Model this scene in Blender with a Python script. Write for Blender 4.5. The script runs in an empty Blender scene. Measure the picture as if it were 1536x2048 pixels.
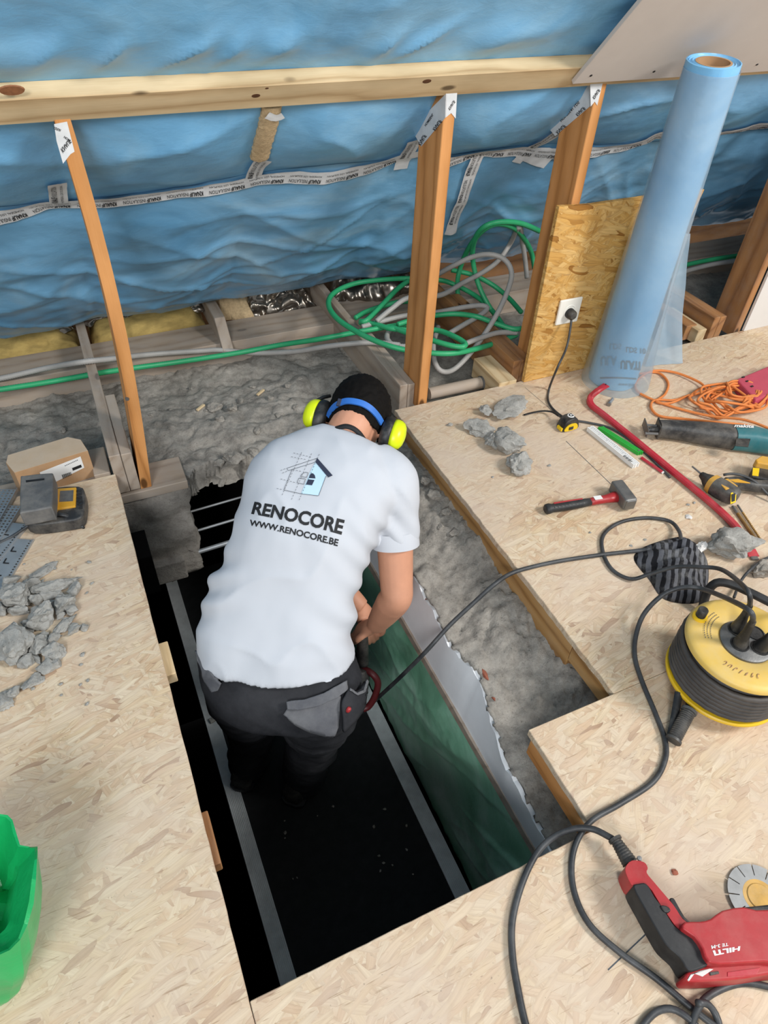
import bpy, bmesh, math, random
from mathutils import Vector, Matrix, Quaternion, noise
from mathutils.bvhtree import BVHTree
PI = math.pi
SC = bpy.context.scene
COL = SC.collection

# ---------------------------------------------------------------- camera
W_PX, H_PX = 1536.0, 2048.0
F_PX = 1369.15
CAM = Vector((0.0, 0.0, 1.45))
def _axes():
    cx, cy = W_PX/2, H_PX/2
    X = Vector((4640-cx, -60-cy, F_PX)).normalized()
    Y = Vector((-91-cx, -315-cy, F_PX)).normalized()
    Y = (Y - X*X.dot(Y)).normalized()
    Z = X.cross(Y).normalized()
    return X, Y, Z
AX, AY, AZ = _axes()
def ray(px, py):
    d = Vector((px-W_PX/2, py-H_PX/2, F_PX))
    return Vector((AX.dot(d), AY.dot(d), AZ.dot(d)))
RIGHT = Vector((AX[0], AY[0], AZ[0])); DOWN = Vector((AX[1], AY[1], AZ[1])); FWD = Vector((AX[2], AY[2], AZ[2]))
cam_data = bpy.data.cameras.new('camera')
cam = bpy.data.objects.new('camera', cam_data); COL.objects.link(cam)
cam_data.sensor_fit = 'HORIZONTAL'; cam_data.sensor_width = 36.0
cam_data.lens = F_PX/W_PX*36.0
cam_data.clip_start = 0.02
M = Matrix((( RIGHT.x, -DOWN.x, -FWD.x, CAM.x), (RIGHT.y, -DOWN.y, -FWD.y, CAM.y), (RIGHT.z, -DOWN.z, -FWD.z, CAM.z), (0,0,0,1)))
cam.matrix_world = M
SC.camera = cam

# ---------------------------------------------------------------- sky and light
wd = bpy.data.worlds.new('world'); SC.world = wd; wd.use_nodes = True
bg = wd.node_tree.nodes['Background']
bg.inputs['Color'].default_value = (0.90, 0.95, 1.0, 1); bg.inputs['Strength'].default_value = 0.42
def area_light(name, loc, target, sx, sy, power, col):
    ld = bpy.data.lights.new(name, 'AREA'); ld.shape = 'RECTANGLE'; ld.size = sx; ld.size_y = sy
    ld.energy = power; ld.color = col
    o = bpy.data.objects.new(name, ld); COL.objects.link(o)
    o.location = loc
    o.rotation_euler = (Vector(target)-Vector(loc)).to_track_quat('-Z', 'Y').to_euler()
    return o
# daylight of the roof windows on the other side of the attic
area_light('roof_window_light', (3.3, -1.3, 3.2), (0.8, 1.1, 0.0), 0.9, 1.1, 130, (1.0, 0.975, 0.94))
area_light('roof_window_light', (-1.6, -2.6, 3.2), (0.6, 1.2, 0.2), 1.2, 1.2, 115, (0.95, 0.975, 1.0))
SC.view_settings.view_transform = 'Standard'; SC.view_settings.look = 'None'
SC.view_settings.gamma = 1.0; SC.view_settings.use_curve_mapping = False
SC.view_settings.exposure = 0.34

# ---------------------------------------------------------------- rays onto planes of the place
def gz(px, py, z=0.0):
    d = ray(px, py); return CAM + d*((z-CAM.z)/d.z)
def gy(px, py, y):
    d = ray(px, py); return CAM + d*((y-CAM.y)/d.y)
def gx(px, py, x):
    d = ray(px, py); return CAM + d*((x-CAM.x)/d.x)
def gd(px, py, dep):
    return CAM + ray(px, py)*(dep/F_PX)
def srgb(c):
    if isinstance(c, str): c = [int(c[i:i+2], 16) for i in (0, 2, 4)]
    r = []
    for v in c:
        v = v/255.0
        r.append(v/12.92 if v <= 0.04045 else ((v+0.055)/1.055)**2.4)
    return (*r, 1.0)

# ---------------------------------------------------------------- materials
MATS = {}
class NT:
    def __init__(s, name):
        s.m = bpy.data.materials.new(name); s.m.use_nodes = True
        s.t = s.m.node_tree; s.b = s.t.nodes['Principled BSDF']; s.tc = s.t.nodes.new('ShaderNodeTexCoord')
    def n(s, typ, **kw):
        nd = s.t.nodes.new(typ)
        for k, v in kw.items():
            if hasattr(nd, k): setattr(nd, k, v)
            else: nd.inputs[k.replace('_', ' ').title() if k.replace('_', ' ').title() in nd.inputs else k].default_value = v
        return nd
    def l(s, a, b): s.t.links.new(a, b)
    def mapping(s, scale=(1,1,1), rot=(0,0,0), loc=(0,0,0), src=None):
        mp = s.t.nodes.new('ShaderNodeMapping')
        mp.inputs['Scale'].default_value = scale; mp.inputs['Rotation'].default_value = rot; mp.inputs['Location'].default_value = loc
        s.l(src or s.tc.outputs['Object'], mp.inputs['Vector']); return mp.outputs[0]
    def noise(s, vec, scale, detail=4, rough=0.55, dist=0.0):
        nd = s.t.nodes.new('ShaderNodeTexNoise'); nd.inputs['Scale'].default_value = scale
        nd.inputs['Detail'].default_value = detail; nd.inputs['Roughness'].default_value = rough; nd.inputs['Distortion'].default_value = dist
        s.l(vec, nd.inputs['Vector']); return nd.outputs['Fac']
    def ramp(s, fac, stops, interp='LINEAR'):
        r = s.t.nodes.new('ShaderNodeValToRGB'); r.color_ramp.interpolation = interp
        e = r.color_ramp.elements
        while len(e) < len(stops): e.new(0.5)
        for el, (p, c) in zip(e, stops):
            el.position = p; el.color = c if len(c) == 4 else (*c, 1)
        s.l(fac, r.inputs['Fac']); return r.outputs['Color']
    def mix(s, fac, a, b, mode='MIX'):
        m = s.t.nodes.new('ShaderNodeMix'); m.data_type = 'RGBA'; m.blend_type = mode
        for i, v in ((0, fac), (6, a), (7, b)):
            if hasattr(v, 'is_linked'): s.l(v, m.inputs[i])
            else: m.inputs[i].default_value = v
        return m.outputs[2]
    def math(s, op, a, b=0.5, c=None):
        m = s.t.nodes.new('ShaderNodeMath'); m.operation = op
        for i, v in enumerate((a, b) if c is None else (a, b, c)):
            if hasattr(v, 'is_linked'): s.l(v, m.inputs[i])
            else: m.inputs[i].default_value = v
        return m.outputs[0]
    def bump(s, h, strength=0.3, dist=0.002):
        b = s.t.nodes.new('ShaderNodeBump'); b.inputs['Strength'].default_value = strength; b.inputs['Distance'].default_value = dist
        s.l(h, b.inputs['Height']); s.l(b.outputs[0], s.b.inputs['Normal'])
    def base(s, c):
        if hasattr(c, 'is_linked'): s.l(c, s.b.inputs['Base Color'])
        else: s.b.inputs['Base Color'].default_value = c
    def set(s, rough=0.6, metal=0.0, spec=0.5, alpha=None, trans=None):
        s.b.inputs['Roughness'].default_value = rough; s.b.inputs['Metallic'].default_value = metal
        s.b.inputs['Specular IOR Level'].default_value = spec
        if alpha is not None: s.b.inputs['Alpha'].default_value = alpha
        if trans is not None: s.b.inputs['Transmission Weight'].default_value = trans

def plain(name, col, rough=0.5, metal=0.0, var=0.25, scale=25, dust=0.0, dustcol='a8a196', bump=0.0, bscale=120, spec=0.5, stretch=(1,1,1)):
    """a plain stuff with slight mottling and an optional film of building dust"""
    t = NT(name); v = t.mapping(stretch)
    c = srgb(col); k = 1-var
    n = t.noise(v, scale, 5, 0.6)
    lo = tuple(x*k for x in c[:3]); hi = tuple(min(1, x*(1+var*0.5)) for x in c[:3])
    out = t.ramp(n, [(0.25, lo), (0.75, hi)])
    if dust > 0:
        d = t.noise(t.mapping(loc=(3.1, 1.7, 0.3)), scale*0.6, 6, 0.7)
        f = t.ramp(d, [(0.5-0.28*dust, (0,0,0)), (0.72, (dust, dust, dust))])
        out = t.mix(f, out, srgb(dustcol))
    t.base(out); t.set(rough, metal, spec)
    if bump > 0: t.bump(t.noise(v, bscale, 6, 0.65), bump, 0.002)
    MATS[name] = t.m; return t.m

def wood(name, cols, ring=9.0, rough=0.7, dust=0.0, dustcol='9b938a'):
    """sawn softwood, grain along the local X axis"""
    t = NT(name); c = [srgb(x) for x in cols]
    warp = t.noise(t.mapping((0.9, 5, 5)), 1.6, 3, 0.5)
    v = t.mapping((0.35, 1, 1))
    sep = t.t.nodes.new('ShaderNodeSeparateXYZ'); t.l(v, sep.inputs[0])
    info = t.t.nodes.new('ShaderNodeObjectInfo')
    a = t.math('ADD', t.math('MULTIPLY', sep.outputs[1], 1.0), t.math('MULTIPLY', sep.outputs[2], 0.8))
    a = t.math('ADD', t.math('MULTIPLY', a, 60*ring/9), t.math('MULTIPLY', warp, 7.0))
    a = t.math('ADD', a, t.math('MULTIPLY', info.outputs['Random'], 9.0))
    w = t.math('ABSOLUTE', t.math('SINE', a))
    fine = t.noise(t.mapping((3, 90, 90)), 4, 3, 0.6)
    f = t.math('ADD', t.math('MULTIPLY', w, 0.55), t.math('MULTIPLY', fine, 0.45))
    col = t.ramp(f, [(0.15, c[0]), (0.5, c[1]), (0.9, c[2])])
    blot = t.ramp(t.noise(t.mapping((1.5, 4, 4)), 3.0, 3), [(0.3, (0.8,0.78,0.75)), (0.7, (1.06,1.05,1.05))])
    col = t.mix(1.0, col, blot, 'MULTIPLY')
    vor = t.t.nodes.new('ShaderNodeTexVoronoi'); vor.inputs['Scale'].default_value = 2.6
    t.l(t.mapping((1.0, 2.2, 2.2), loc=(0.13, 0.4, 0.2)), vor.inputs['Vector'])
    kn = t.ramp(vor.outputs['Distance'], [(0.045, (1,1,1)), (0.075, (0,0,0))])
    col = t.mix(kn, col, tuple(x*0.35 for x in c[0][:3])+(1,))
    if dust > 0:
        d = t.noise(t.mapping((2, 4, 4), loc=(5, 2, 1)), 5, 6, 0.7)
        col = t.mix(t.ramp(d, [(0.55-0.35*dust, (0,0,0)), (0.8, (dust, dust, dust))]), col, srgb(dustcol))
    t.base(col); t.set(rough, 0, 0.3); t.bump(f, 0.25, 0.0012)
    MATS[name] = t.m; return t.m

def osb(name, pale, mid, dark, dust, dustcol, sc=1.0, warm='d8c09c', upright=False):
    """pressed wood strands lying every way"""
    t = NT(name)
    OB = t.mapping(rot=(PI/2, 0, 0)) if upright else t.tc.outputs['Object']
    col = t.ramp(t.noise(OB, 30*sc, 4), [(0.3, srgb(mid)), (0.7, srgb(pale))])
    hgt = None
    for k, ang in enumerate((14, 128, -38, 72, 32, 160, -12)):
        warp = t.t.nodes.new('ShaderNodeVectorMath'); warp.operation = 'ADD'
        wn = t.t.nodes.new('ShaderNodeTexNoise'); wn.inputs['Scale'].default_value = 7; t.l(OB, wn.inputs['Vector'])
        sc_ = t.t.nodes.new('ShaderNodeVectorMath'); sc_.operation = 'SCALE'; sc_.inputs['Scale'].default_value = 0.03
        t.l(wn.outputs['Color'], sc_.inputs[0]); t.l(OB, warp.inputs[0]); t.l(sc_.outputs[0], warp.inputs[1])
        m0 = t.mapping((1,1,1), (0, 0, math.radians(ang)), (k*0.37, k*0.61, k*0.2), warp.outputs[0])
        v = t.mapping((9*sc, 46*sc, 30*sc), src=m0)
        vo = t.t.nodes.new('ShaderNodeTexVoronoi'); vo.inputs['Scale'].default_value = 1.0; vo.distance = 'MINKOWSKI'; vo.inputs['Exponent'].default_value = 3.0
        vo.inputs['Randomness'].default_value = 1.0
        t.l(v, vo.inputs['Vector'])
        sp = t.t.nodes.new('ShaderNodeSeparateColor'); t.l(vo.outputs['Color'], sp.inputs[0])
        c = t.ramp(sp.outputs[0], [(0.0, srgb(dark)), (0.07, srgb(mid)), (0.3, srgb(pale)), (0.55, srgb(warm)), (0.8, srgb(mid)), (1.0, srgb(pale))])
        c = t.mix(1.0, c, t.ramp(vo.outputs['Distance'], [(0.42, (1,1,1)), (0.62, (0.80,0.77,0.74))]), 'MULTIPLY')
        st = t.noise(t.mapping((5*sc, 160*sc, 60), src=m0), 1.0, 4, 0.65)
        c = t.mix(1.0, c, t.ramp(st, [(0.32, (0.82,0.77,0.72)), (0.62, (1.08,1.08,1.08))]), 'MULTIPLY')
        on = t.math('GREATER_THAN', sp.outputs[1], 0.62)
        near = t.math('LESS_THAN', vo.outputs['Distance'], 0.62)
        on = t.math('MULTIPLY', on, near)
        col = t.mix(on, col, c)
        h = t.math('MULTIPLY', on, t.math('ADD', t.math('MULTIPLY', sp.outputs[2], 0.8), t.math('MULTIPLY', st, 0.5)))
        hgt = h if hgt is None else t.math('MAXIMUM', hgt, h)
    d = t.noise(t.mapping(loc=(2, 4, 0)), 2.3, 7, 0.68)
    col = t.mix(t.ramp(d, [(0.30, (0,0,0)), (0.66, (dust, dust, dust))]), col, srgb(dustcol))
    for ang_, sc2 in ((25, 1.0), (-50, 1.3), (80, 0.8)):
        ln = t.noise(t.mapping((16*sc2, 260*sc2, 60), (0, 0, math.radians(ang_)), (ang_, 2, 1), OB), 1.0, 2, 0.5)
        col = t.mix(t.ramp(ln, [(0.66, (0,0,0)), (0.74, (0.55,0.55,0.55))]), col, srgb('8f7358'))
    sp2 = t.noise(t.mapping(), 140, 2, 0.5)
    col = t.mix(t.ramp(sp2, [(0.70, (0,0,0)), (0.78, (0.5,0.5,0.5))]), col, srgb('6f675e'))
    t.base(col); t.set(0.8, 0, 0.25); t.bump(hgt, 0.25, 0.0012)
    MATS[name] = t.m; return t.m

def concrete(name, c0, c1, c2, bump=0.9):
    t = NT(name); v = t.mapping()
    n = t.noise(v, 17, 12, 0.80)
    col = t.ramp(n, [(0.28, srgb(c0)), (0.5, srgb(c1)), (0.75, srgb(c2))])
    sp = t.noise(v, 160, 3, 0.6)
    col = t.mix(t.ramp(sp, [(0.60, (0,0,0)), (0.72, (0.55,0.55,0.55))]), col, srgb('55524d'))
    t.base(col); t.set(0.95, 0, 0.15); 
    t.bump(t.math('ADD', t.noise(v, 60, 8, 0.78), t.math('MULTIPLY', sp, 0.3)), bump, 0.006)
    MATS[name] = t.m; return t.m

osb('osb_floor', 'dac9ac', 'c8aa88', 'a07e60', 0.8, 'cbb9a7', 1.55, 'd2bb97')
osb('osb_panel', 'd9b373', 'c4954f', '936228', 0.0, 'c9b8a4', 1.3, 'cfa25c', True)
wood('pine_new', ['b4976f', 'd0b78f', 'dec9a3'], 11)
wood('pine_orange', ['a8703c', 'c98c51', 'd69a60'], 8)
wood('pine_brown', ['845a38', 'a2734a', 'b58455'], 8, dust=0.3)
wood('pine_dusty', ['8d7862', 'a89580', 'b8a896'], 8, dust=0.9, dustcol='aaa097')
wood('pine_beam', ['8a6237', 'b08550', 'c29a66'], 9, dust=0.25, dustcol='a99a86')
concrete('rubble_concrete', '6a655f', 'a39d94', 'c4bdb3', 1.0)
concrete('slab_concrete', '7a756f', 'a19b93', 'b9b3aa', 1.0)
concrete('chunk_concrete', '7f7d77', 'aeaca6', 'd0cec9', 1.0)
plain('plasterboard', 'c3bab2', 0.85, var=0.08, scale=5, dust=0.2, dustcol='d6d0ca', bump=0.1)
plain('plasterboard_white', 'd9d6d2', 0.85, var=0.06, scale=5)
plain('plaster_white', 'f0f2f4', 0.8, var=0.08, scale=8, bump=0.1, bscale=40)
plain('paper_white', 'e4e4e2', 0.6, var=0.05)
plain('print_black', '16171a', 0.7, var=0.1)
plain('print_grey', '4b4f54', 0.7, var=0.1)
plain('film_print', '6f8fa6', 0.6, var=0.1)
plain('knot_pale', '9a6642', 0.7, var=0.4, scale=90)
plain('knot_brown', '5d3a20', 0.7, var=0.4, scale=60)
plain('plastic_black', '1b1c1e', 0.5, dust=0.25)
plain('plastic_dark', '2c2d2f', 0.5, dust=0.35)
plain('rubber_black', '1f2022', 0.55, dust=0.2, dustcol='6a6a68')
plain('reel_cable', '3f3c3a', 0.6, dust=0.4, dustcol='716a63', scale=14)
plain('cable_black', '26282b', 0.5, dust=0.45, dustcol='6d6f70', scale=18)
plain('grey_plastic', '595a5b', 0.55, dust=0.35)
plain('tool_red', 'a8262b', 0.42, var=0.15, dust=0.15, dustcol='b98a80')
plain('bar_red', 'b32636', 0.45, var=0.15, dust=0.22, dustcol='b5807a')
plain('box_red', 'b8465a', 0.7, var=0.12, bump=0.2, bscale=60)
plain('tool_teal', '216a72', 0.45, var=0.12, dust=0.3, dustcol='7d8f8c')
plain('tool_yellow', 'd79f2a', 0.5, var=0.15, dust=0.4, dustcol='9c927c')
plain('reel_yellow', 'dcb446', 0.5, var=0.12, dust=0.75, dustcol='cdb98c', scale=12)
plain('reel_yellow_edge', 'e2b71f', 0.45, var=0.1)
plain('tape_yellow', 'e8c21c', 0.4, var=0.1)
plain('hi_vis_yellow', 'dcec12', 0.35, var=0.04)
plain('strap_blue', '2f6fc4', 0.55, var=0.12)
plain('steel', '9a9a9a', 0.4, 0.85, var=0.2, dust=0.3, dustcol='8b8780')
plain('steel_worn', '6d6e6e', 0.5, 0.6, var=0.3, dust=0.5, dustcol='9a9791', bump=0.3)
plain('galvanised', 'a9adb0', 0.45, 0.6, var=0.15)
plain('brass_bit', 'a5834c', 0.4, 0.6, var=0.3, dust=0.3)
plain('rope_orange', 'd9803f', 0.65, var=0.18, bump=0.4, bscale=300)
plain('conduit_green', '2fa56c', 0.45, var=0.1, dust=0.1, dustcol='86b59b')
plain('conduit_grey', 'aaa7a2', 0.5, var=0.08, dust=0.3, dustcol='8f8983')
plain('cardboard', 'b08a64', 0.85, var=0.1, dust=0.3, dustcol='b9a48c')
plain('cardboard_dusty', 'bda78d', 0.9, var=0.08, dust=0.4, dustcol='c0b3a3')
plain('socket_white', 'ece9df', 0.35, var=0.03)
plain('rule_green', '2aa53a', 0.45, var=0.12)
plain('deck_black', '242526', 0.85, var=0.3, dust=0.06, dustcol='4c4c4a', scale=30, spec=0.2)
plain('handle_red_shaded', '5a1b1e', 0.5)  # red tool handle, base colour darkened to paint in the shade of the hole
plain('deck_rail', 'd2d6d6', 0.6, 0.0, var=0.15, dust=0.2, dustcol='4a4a48')
plain('shaft_dark', '1a1918', 0.95, var=0.2, spec=0.1)  # near-black base colour puts the unlit depth of the stairwell into its walls
plain('skin', 'cf9577', 0.55, var=0.10, scale=20, bump=0.08, bscale=300)
plain('hair_dark', '0d0a08', 0.75, var=0.3, scale=60, bump=0.5, bscale=320, spec=0.15)
plain('shirt_white', 'c3c6cc', 0.85, var=0.02, scale=8, bump=0.12, bscale=900, spec=0.2)
plain('print_navy', '2c3246', 0.7, var=0.05)
plain('print_lightblue', 'bfdcec', 0.7, var=0.03)
plain('trouser_black', '222327', 0.9, var=0.25, dust=0.45, dustcol='4a4a4d', scale=9, bump=0.2, bscale=400, spec=0.2)
plain('trouser_grey', '5a5b60', 0.9, var=0.25, dust=0.6, dustcol='858585', scale=14, bump=0.2, bscale=400, spec=0.2)
plain('boot_dark', '232222', 0.8, var=0.2, dust=0.3)
plain('brick_red', '9a5a45', 0.9, var=0.25, bump=0.4)
plain('insulation_yellow', 'b39a5c', 1.0, var=0.45, scale=30, bump=1.0, bscale=70, stretch=(0.4, 1, 1))
plain('insulation_burlap', 'c2a983', 1.0, var=0.25, scale=120, bump=1.0, bscale=200)
plain('foil_crumpled', '8d857b', 0.28, 0.9, var=0.35, scale=30)
plain('bag_green_in', '3a3a12', 0.6, var=0.3)
plain('disc_steel', 'a7a8a8', 0.38, 0.7, var=0.2, scale=40)
plain('disc_gold', 'd9ab58', 0.5, 0.2, var=0.3, scale=30, dust=0.3, dustcol='e0cfae')

def film(name, c0, c1, c2, rough, alpha=1.0, tr=0.0):
    """thin plastic sheeting"""
    t = NT(name)
    n = t.noise(t.mapping((1.0, 1.6, 1.6)), 2.2, 6, 0.6, 0.8)
    col = t.ramp(n, [(0.25, srgb(c0)), (0.52, srgb(c1)), (0.8, srgb(c2))])
    t.base(col); t.set(rough, 0, 0.5, alpha)
    if tr: 
        t.b.inputs['Transmission Weight'].default_value = tr; t.b.inputs['IOR'].default_value = 1.12
    t.bump(t.noise(t.mapping((1, 2, 2)), 26, 5, 0.6, 0.6), 0.25, 0.004)
    MATS[name] = t.m
film('film_clear_flap', '93b0c4', 'a9bfce', 'bccbd4', 0.3, 0.72)
film('film_blue', '5890bb', '73add5', '94c3e0', 0.32)
film('film_blue_low', '5288ad', '70a5c9', '9dc0d4', 0.31)
film('film_roll', '5fa6d8', '7ab8e2', '9acbe9', 0.35)
film('film_clear', '8fb0c6', 'a9c0cf', 'bccbd4', 0.3, 0.42)
film('film_green', '5f9c7a', '8bbfa2', 'c4dfd0', 0.3)
film('bag_green', '0b8a48', '17a75c', '3cc07d', 0.28)
def tape_mat():
    t = NT('tape_paper'); t.base(t.ramp(t.noise(t.mapping(), 20, 3), [(0.3, srgb('c3c6c8')), (0.7, srgb('dadcdd'))])); t.set(0.5); MATS['tape_paper'] = t.m
tape_mat()
def striped():
    t = NT('cloth_striped'); v = t.mapping((1,1,1), (0, 0, math.radians(38)))
    sep = t.t.nodes.new('ShaderNodeSeparateXYZ'); t.l(v, sep.inputs[0])
    wob = t.noise(t.mapping(), 9, 3)
    a = t.math('ADD', t.math('MULTIPLY', sep.outputs[0], 300), t.math('MULTIPLY', wob, 8))
    s = t.math('SINE', a)
    col = t.ramp(t.math('MULTIPLY_ADD', s, 0.5, 0.5), [(0.42, srgb('232326')), (0.58, srgb('5f6065'))])
    d = t.noise(t.mapping(loc=(1,2,3)), 16, 6, 0.7)
    col = t.mix(t.ramp(d, [(0.48, (0,0,0)), (0.75, (0.6,0.6,0.6))]), col, srgb('8f8e8c'))
    t.base(col); t.set(0.95, 0, 0.1); t.bump(t.noise(t.mapping(), 260, 3), 0.6, 0.002); MATS['cloth_striped'] = t.m
striped()
# ---------------------------------------------------------------- mesh helpers
def cat(pts, n=8, closed=False):
    """Catmull-Rom through the points"""
    P = [Vector(p) for p in pts]; out = []
    L = len(P)
    rng = range(L if closed else L-1)
    for i in rng:
        if closed: p0, p1, p2, p3 = P[(i-1) % L], P[i], P[(i+1) % L], P[(i+2) % L]
        else: p0, p1, p2, p3 = P[max(i-1, 0)], P[i], P[i+1], P[min(i+2, L-1)]
        for k in range(n):
            t = k/n
            out.append(0.5*((2*p1) + (p2-p0)*t + (2*p0-5*p1+4*p2-p3)*t*t + (3*p1-p0-3*p2+p3)*t**3))
    if not closed: out.append(P[-1])
    return out
def resample(P, step):
    out = [P[0]]; acc = 0.0
    for a, b in zip(P, P[1:]):
        L = (b-a).length
        if L < 1e-9: continue
        d = step-acc
        while d <= L:
            out.append(a+(b-a)*(d/L)); d += step
        acc = L-(d-step)
    if (out[-1]-P[-1]).length > 1e-4: out.append(P[-1])
    return out
def frame(o, x, up=(0,0,1)):
    """matrix: local X along x, local Z as near up as can be"""
    x = Vector(x).normalized(); up = Vector(up)
    y = up.cross(x)
    if y.length < 1e-6: y = Vector((0,1,0)).cross(x)
    y.normalize(); z = x.cross(y)
    return Matrix(((x.x, y.x, z.x, o[0]), (x.y, y.y, z.y, o[1]), (x.z, y.z, z.z, o[2]), (0,0,0,1)))
class MB:
    def __init__(s): s.v = []; s.f = []
    def add(s, v, f, M=None):
        b = len(s.v)
        s.v += [Vector(p) if M is None else M @ Vector(p) for p in v]
        s.f += [tuple(i+b for i in q) for q in f]; return s
    def box(s, c, d, M=None):
        x, y, z = d[0]/2, d[1]/2, d[2]/2
        v = [(c[0]+i*x, c[1]+j*y, c[2]+k*z) for k in (-1, 1) for j in (-1, 1) for i in (-1, 1)]
        return s.add(v, [(0,2,3,1), (4,5,7,6), (0,1,5,4), (1,3,7,5), (3,2,6,7), (2,0,4,6)], M)
    def hexa(s, p):  # 8 corners: bottom 4 ccw, top 4 ccw
        return s.add(p, [(3,2,1,0), (4,5,6,7), (0,1,5,4), (1,2,6,5), (2,3,7,6), (3,0,4,7)])
    def tube(s, P, r, seg=8, caps=True, flat=1.0, up=(0,0,1)):
        P = [Vector(p) for p in P]; n = len(P)
        R = r if isinstance(r, (list, tuple)) else [r]*n
        b = len(s.v)
        t = (P[1]-P[0]).normalized(); nrm = Vector(up).cross(t)
        if nrm.length < 1e-4: nrm = Vector((1,0,0)).cross(t)
        nrm.normalize()
        for i in range(n):
            t2 = (P[min(i+1, n-1)]-P[max(i-1, 0)])
            if t2.length > 1e-9: t2.normalize()
            else: t2 = t
            nrm = (nrm-t2*nrm.dot(t2))
            if nrm.length < 1e-6: nrm = t2.orthogonal()
            nrm.normalize(); bi = t2.cross(nrm)
            for k in range(seg):
                a = 2*PI*k/seg
                s.v.append(P[i]+nrm*(R[i]*math.cos(a))+bi*(R[i]*flat*math.sin(a)))
            t = t2
        for i in range(n-1):
            for k in range(seg):
                k2 = (k+1) % seg
                s.f.append((b+i*seg+k, b+i*seg+k2, b+(i+1)*seg+k2, b+(i+1)*seg+k))
        if caps:
            s.f.append(tuple(b+k for k in reversed(range(seg)))); s.f.append(tuple(b+(n-1)*seg+k for k in range(seg)))
        return s
    def loft(s, rings, caps=True, closed=True):
        b = len(s.v); m = len(rings[0])
        for r in rings: s.v += [Vector(p) for p in r]
        for i in range(len(rings)-1):
            for k in range(m if closed else m-1):
                k2 = (k+1) % m
                s.f.append((b+i*m+k, b+i*m+k2, b+(i+1)*m+k2, b+(i+1)*m+k))
        if caps and closed:
            s.f.append(tuple(b+k for k in reversed(range(m)))); s.f.append(tuple(b+(len(rings)-1)*m+k for k in range(m)))
        return s
    def lathe(s, prof, seg=32, M=None, closed=False):
        """profile (r, z) spun about local Z"""
        b = []; 
        for r, z in prof: b.append([(r*math.cos(2*PI*k/seg), r*math.sin(2*PI*k/seg), z) for k in range(seg)])
        if M is not None: b = [[M @ Vector(p) for p in q] for q in b]
        if closed: b.append(b[0]); return s.loft(b, False)
        return s.loft(b, True)
    def prism(s, poly, top, thick=None, bot=None):
        """polygon of 3-D points (top face), extruded down by thick along -top"""
        n = len(poly); P = [Vector(p) for p in poly]; d = Vector(top)
        b = len(s.v); s.v += P + [p-d for p in P]
        s.f.append(tuple(b+k for k in range(n))); s.f.append(tuple(b+n+k for k in reversed(range(n))))
        for k in range(n): s.f.append((b+k, b+n+k, b+n+(k+1) % n, b+(k+1) % n))
        return s
    def grid(s, fn, nu, nv):
        b = len(s.v)
        for j in range(nv+1):
            for i in range(nu+1): s.v.append(Vector(fn(i/nu, j/nv)))
        for j in range(nv):
            for i in range(nu):
                a = b+j*(nu+1)+i; s.f.append((a, a+1, a+nu+2, a+nu+1))
        return s
    def ball(s, c, r, seg=16, rings=10, M=None):
        r = r if isinstance(r, (list, tuple)) else (r, r, r)
        b = [[(c[0]+r[0]*math.sin(PI*max(j, 0.02)/rings)*math.cos(2*PI*k/seg), c[1]+r[1]*math.sin(PI*max(j, 0.02)/rings)*math.sin(2*PI*k/seg), c[2]-r[2]*math.cos(PI*j/rings)) for k in range(seg)] for j in [0.02]+list(range(1, rings))+[rings-0.02]]
        if M is not None: b = [[M @ Vector(p) for p in q] for q in b]
        return s.loft(b, True)
    def shift(s, d):
        d = Vector(d); s.v = [p+d for p in s.v]; return s
    def build(s, name, mat, parent=None, smooth=False, bevel=0.0, bseg=2, fix=True, angle=40, sub=0):
        me = bpy.data.meshes.new(name); me.from_pydata([tuple(p) for p in s.v], [], s.f)
        if fix:
            bm = bmesh.new(); bm.from_mesh(me); bmesh.ops.recalc_face_normals(bm, faces=bm.faces); bm.to_mesh(me); bm.free()
        me.update()
        o = bpy.data.objects.new(name, me); COL.objects.link(o)
        if mat: me.materials.append(MATS[mat])
        if bevel > 0:
            m = o.modifiers.new('bevel', 'BEVEL'); m.width = bevel; m.segments = bseg; m.limit_method = 'ANGLE'; m.angle_limit = math.radians(35)
        if sub:
            m = o.modifiers.new('sub', 'SUBSURF'); m.levels = sub; m.render_levels = sub
        if smooth:
            for p in me.polygons: p.use_smooth = True
            if smooth != 'all':
                try: me.set_sharp_from_angle(angle=math.radians(angle))
                except Exception: pass
        if parent is not None: o.parent = parent
        return o
    def bvh(s): return BVHTree.FromPolygons([tuple(p) for p in s.v], s.f)
def tag(o, label=None, cat=None, group=None, kind=None):
    if label: o['label'] = label
    if cat: o['category'] = cat
    if group: o['group'] = group
    if kind: o['kind'] = kind
    return o
def thing(name, label, cat, loc=(0,0,0), M=None, group=None, kind=None):
    o = bpy.data.objects.new(name, None); COL.objects.link(o); o.empty_display_size = 0.05
    if M is not None: o.matrix_world = M
    else: o.location = loc
    return tag(o, label, cat, group, kind)
def centre(o):
    """origin to the middle of the bottom of a single-mesh thing"""
    me = o.data; xs = [v.co for v in me.vertices]
    c = Vector(((min(p.x for p in xs)+max(p.x for p in xs))/2, (min(p.y for p in xs)+max(p.y for p in xs))/2, min(p.z for p in xs)))
    me.transform(Matrix.Translation(-c)); o.location = c
    return o
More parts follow.
